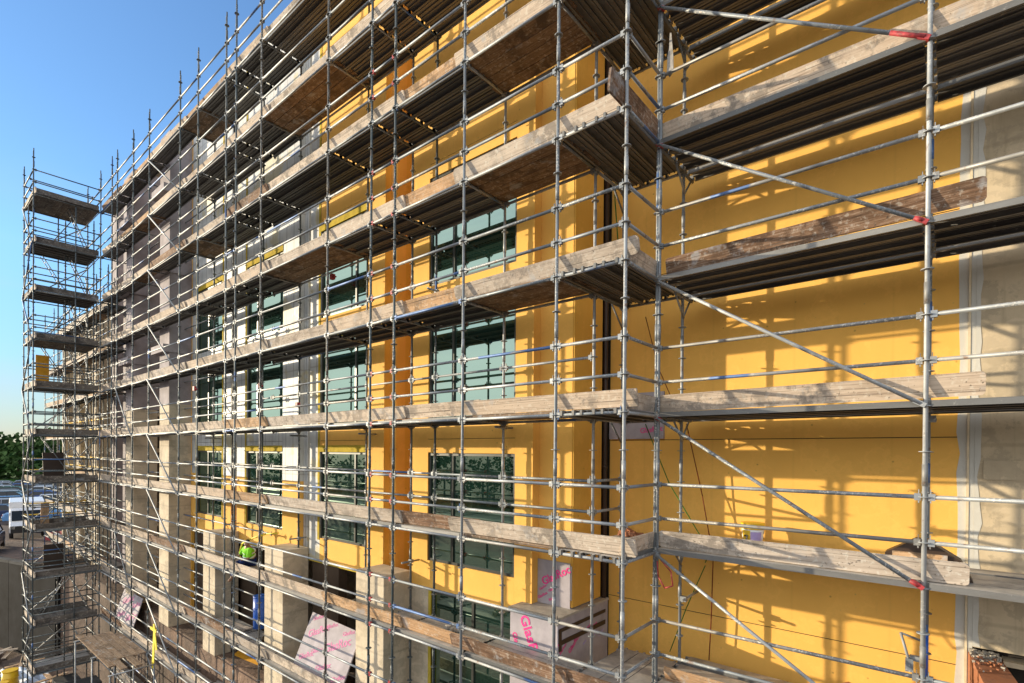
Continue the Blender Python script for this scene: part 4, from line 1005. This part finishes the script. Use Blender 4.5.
vn = thing('delivery_van', (-53.5, 7.1, UP+.02), 'white box van facing the site with a dark windscreen and bonnet', 'van'); vn.rotation_euler = (0, 0, -.12); vn['_o'] = (0, 0, 0)
g = G(); g.box(-5.0, -.1, -1.0, 1.0, .55, 2.55); g.build('cargo_box', M['white'], vn, bevel=.04)
g = G(); vs = []
for yy in (-.95, .95):
    for (a, b_) in ((0, .45), (1.9, .45), (1.95, .95), (1.35, 1.2), (.75, 2.0), (0, 2.1)): vs.append(Vector((a, yy, b_)))
g._add(vs, vs, .5, [(5, 4, 3, 2, 1, 0), (6, 7, 8, 9, 10, 11), (0, 1, 7, 6), (1, 2, 8, 7), (2, 3, 9, 8), (3, 4, 10, 9), (4, 5, 11, 10), (5, 0, 6, 11)], 0, False)
g.build('cab', M['white'], vn, bevel=.03)
g = G(); g.obox((1.07, 0, 1.61), (.03, 1.7, .85), (Vector((.8, 0, .6)).normalized(), Y_, Vector((-.6, 0, .8)).normalized())); g.build('windscreen', autoglass, vn)
g = G(); g.obox((1.97, 0, .70), (.06, 1.8, .5)); g.build('grille', M['black'], vn)
for s in (-1, 1):
    g = G(); g.obox((1.97, s*.80, .85), (.06, .25, .2)); g.build('headlight', M['lamp'], vn)
    g = G(); g.box(.2, 1.0, s*.955-.006, s*.955+.006, 1.15, 1.85); g.build('side_window', autoglass, vn)
    for a in (1.15, -3.7):
        g = G(); g.tube((a, s*.75, .4), (a, s*.98, .4), .40, 16); w = g.build('wheel', M['black'], vn)
        g = G(); g.tube((a, s*.95, .4), (a, s*.99, .4), .2, 10); g.build('rim', M['tube'], w)
# red barrier strip across the yard
g = G(); pts = [Vector((-50, 7.6, UP+.05)), Vector((-47, 8.6, UP+.5)), Vector((-44.5, 9.6, UP+.5))]
for a, b_ in zip(pts[:-1], pts[1:]): g.obox((a+b_)/2, ((b_-a).length, .06, .9), ((b_-a).normalized(), Z_.cross((b_-a).normalized()).normalized(), Z_))
tag(g.build('safety_barrier', M['red']), 'red safety barrier across the yard behind the tower', 'barrier')

# ------------------------------------------------------------------ distant woodland
random.seed(77)
g = G(); gt = []
def treeat(x, y, h, z0, n):
    g.tube((x, y, z0), (x, y, z0+h*.5), h*.02, 5, 1)
    for c in range(7):
        cx, cy_, cz = x+random.gauss(0, h*.17), y+random.gauss(0, h*.17), z0+h*random.uniform(.08, .85); R0 = h*random.uniform(.13, .22)
        for k in range(n//7):
            d = Vector((random.gauss(0, 1), random.gauss(0, 1), random.gauss(0, 1))).normalized()*R0*random.uniform(.6, 1.08)
            p = Vector((cx, cy_, cz))+d; s = random.uniform(.25, .6)
            a = Vector((random.gauss(0, 1), random.gauss(0, 1), random.gauss(0, 1))).normalized(); b2 = a.orthogonal().normalized()
            vs = [p+a*s, p+b2*s, p-a*s, p-b2*s]; g._add(vs, vs, random.random(), [(0, 1, 2, 3)], 0, False)
for k in range(70):
    an = R_(150+k*.62); rr = 148+random.uniform(0, 24)                 # seen past the tower
    treeat(math.cos(an)*rr, math.sin(an)*rr, random.uniform(10.5, 15), UP, 380)
for k in range(110):
    an = R_(190+k*1.45); rr = 112+random.uniform(0, 25)                 # in front of the facade, mirrored in the glass
    treeat(math.cos(an)*rr, math.sin(an)*rr, random.uniform(10, 15), 0, 260)
wd = g.build('woodland', [M['leaf'], M['bark']], kind='stuff'); tag(wd, 'dense green wood beyond the car park and grass', 'woodland')
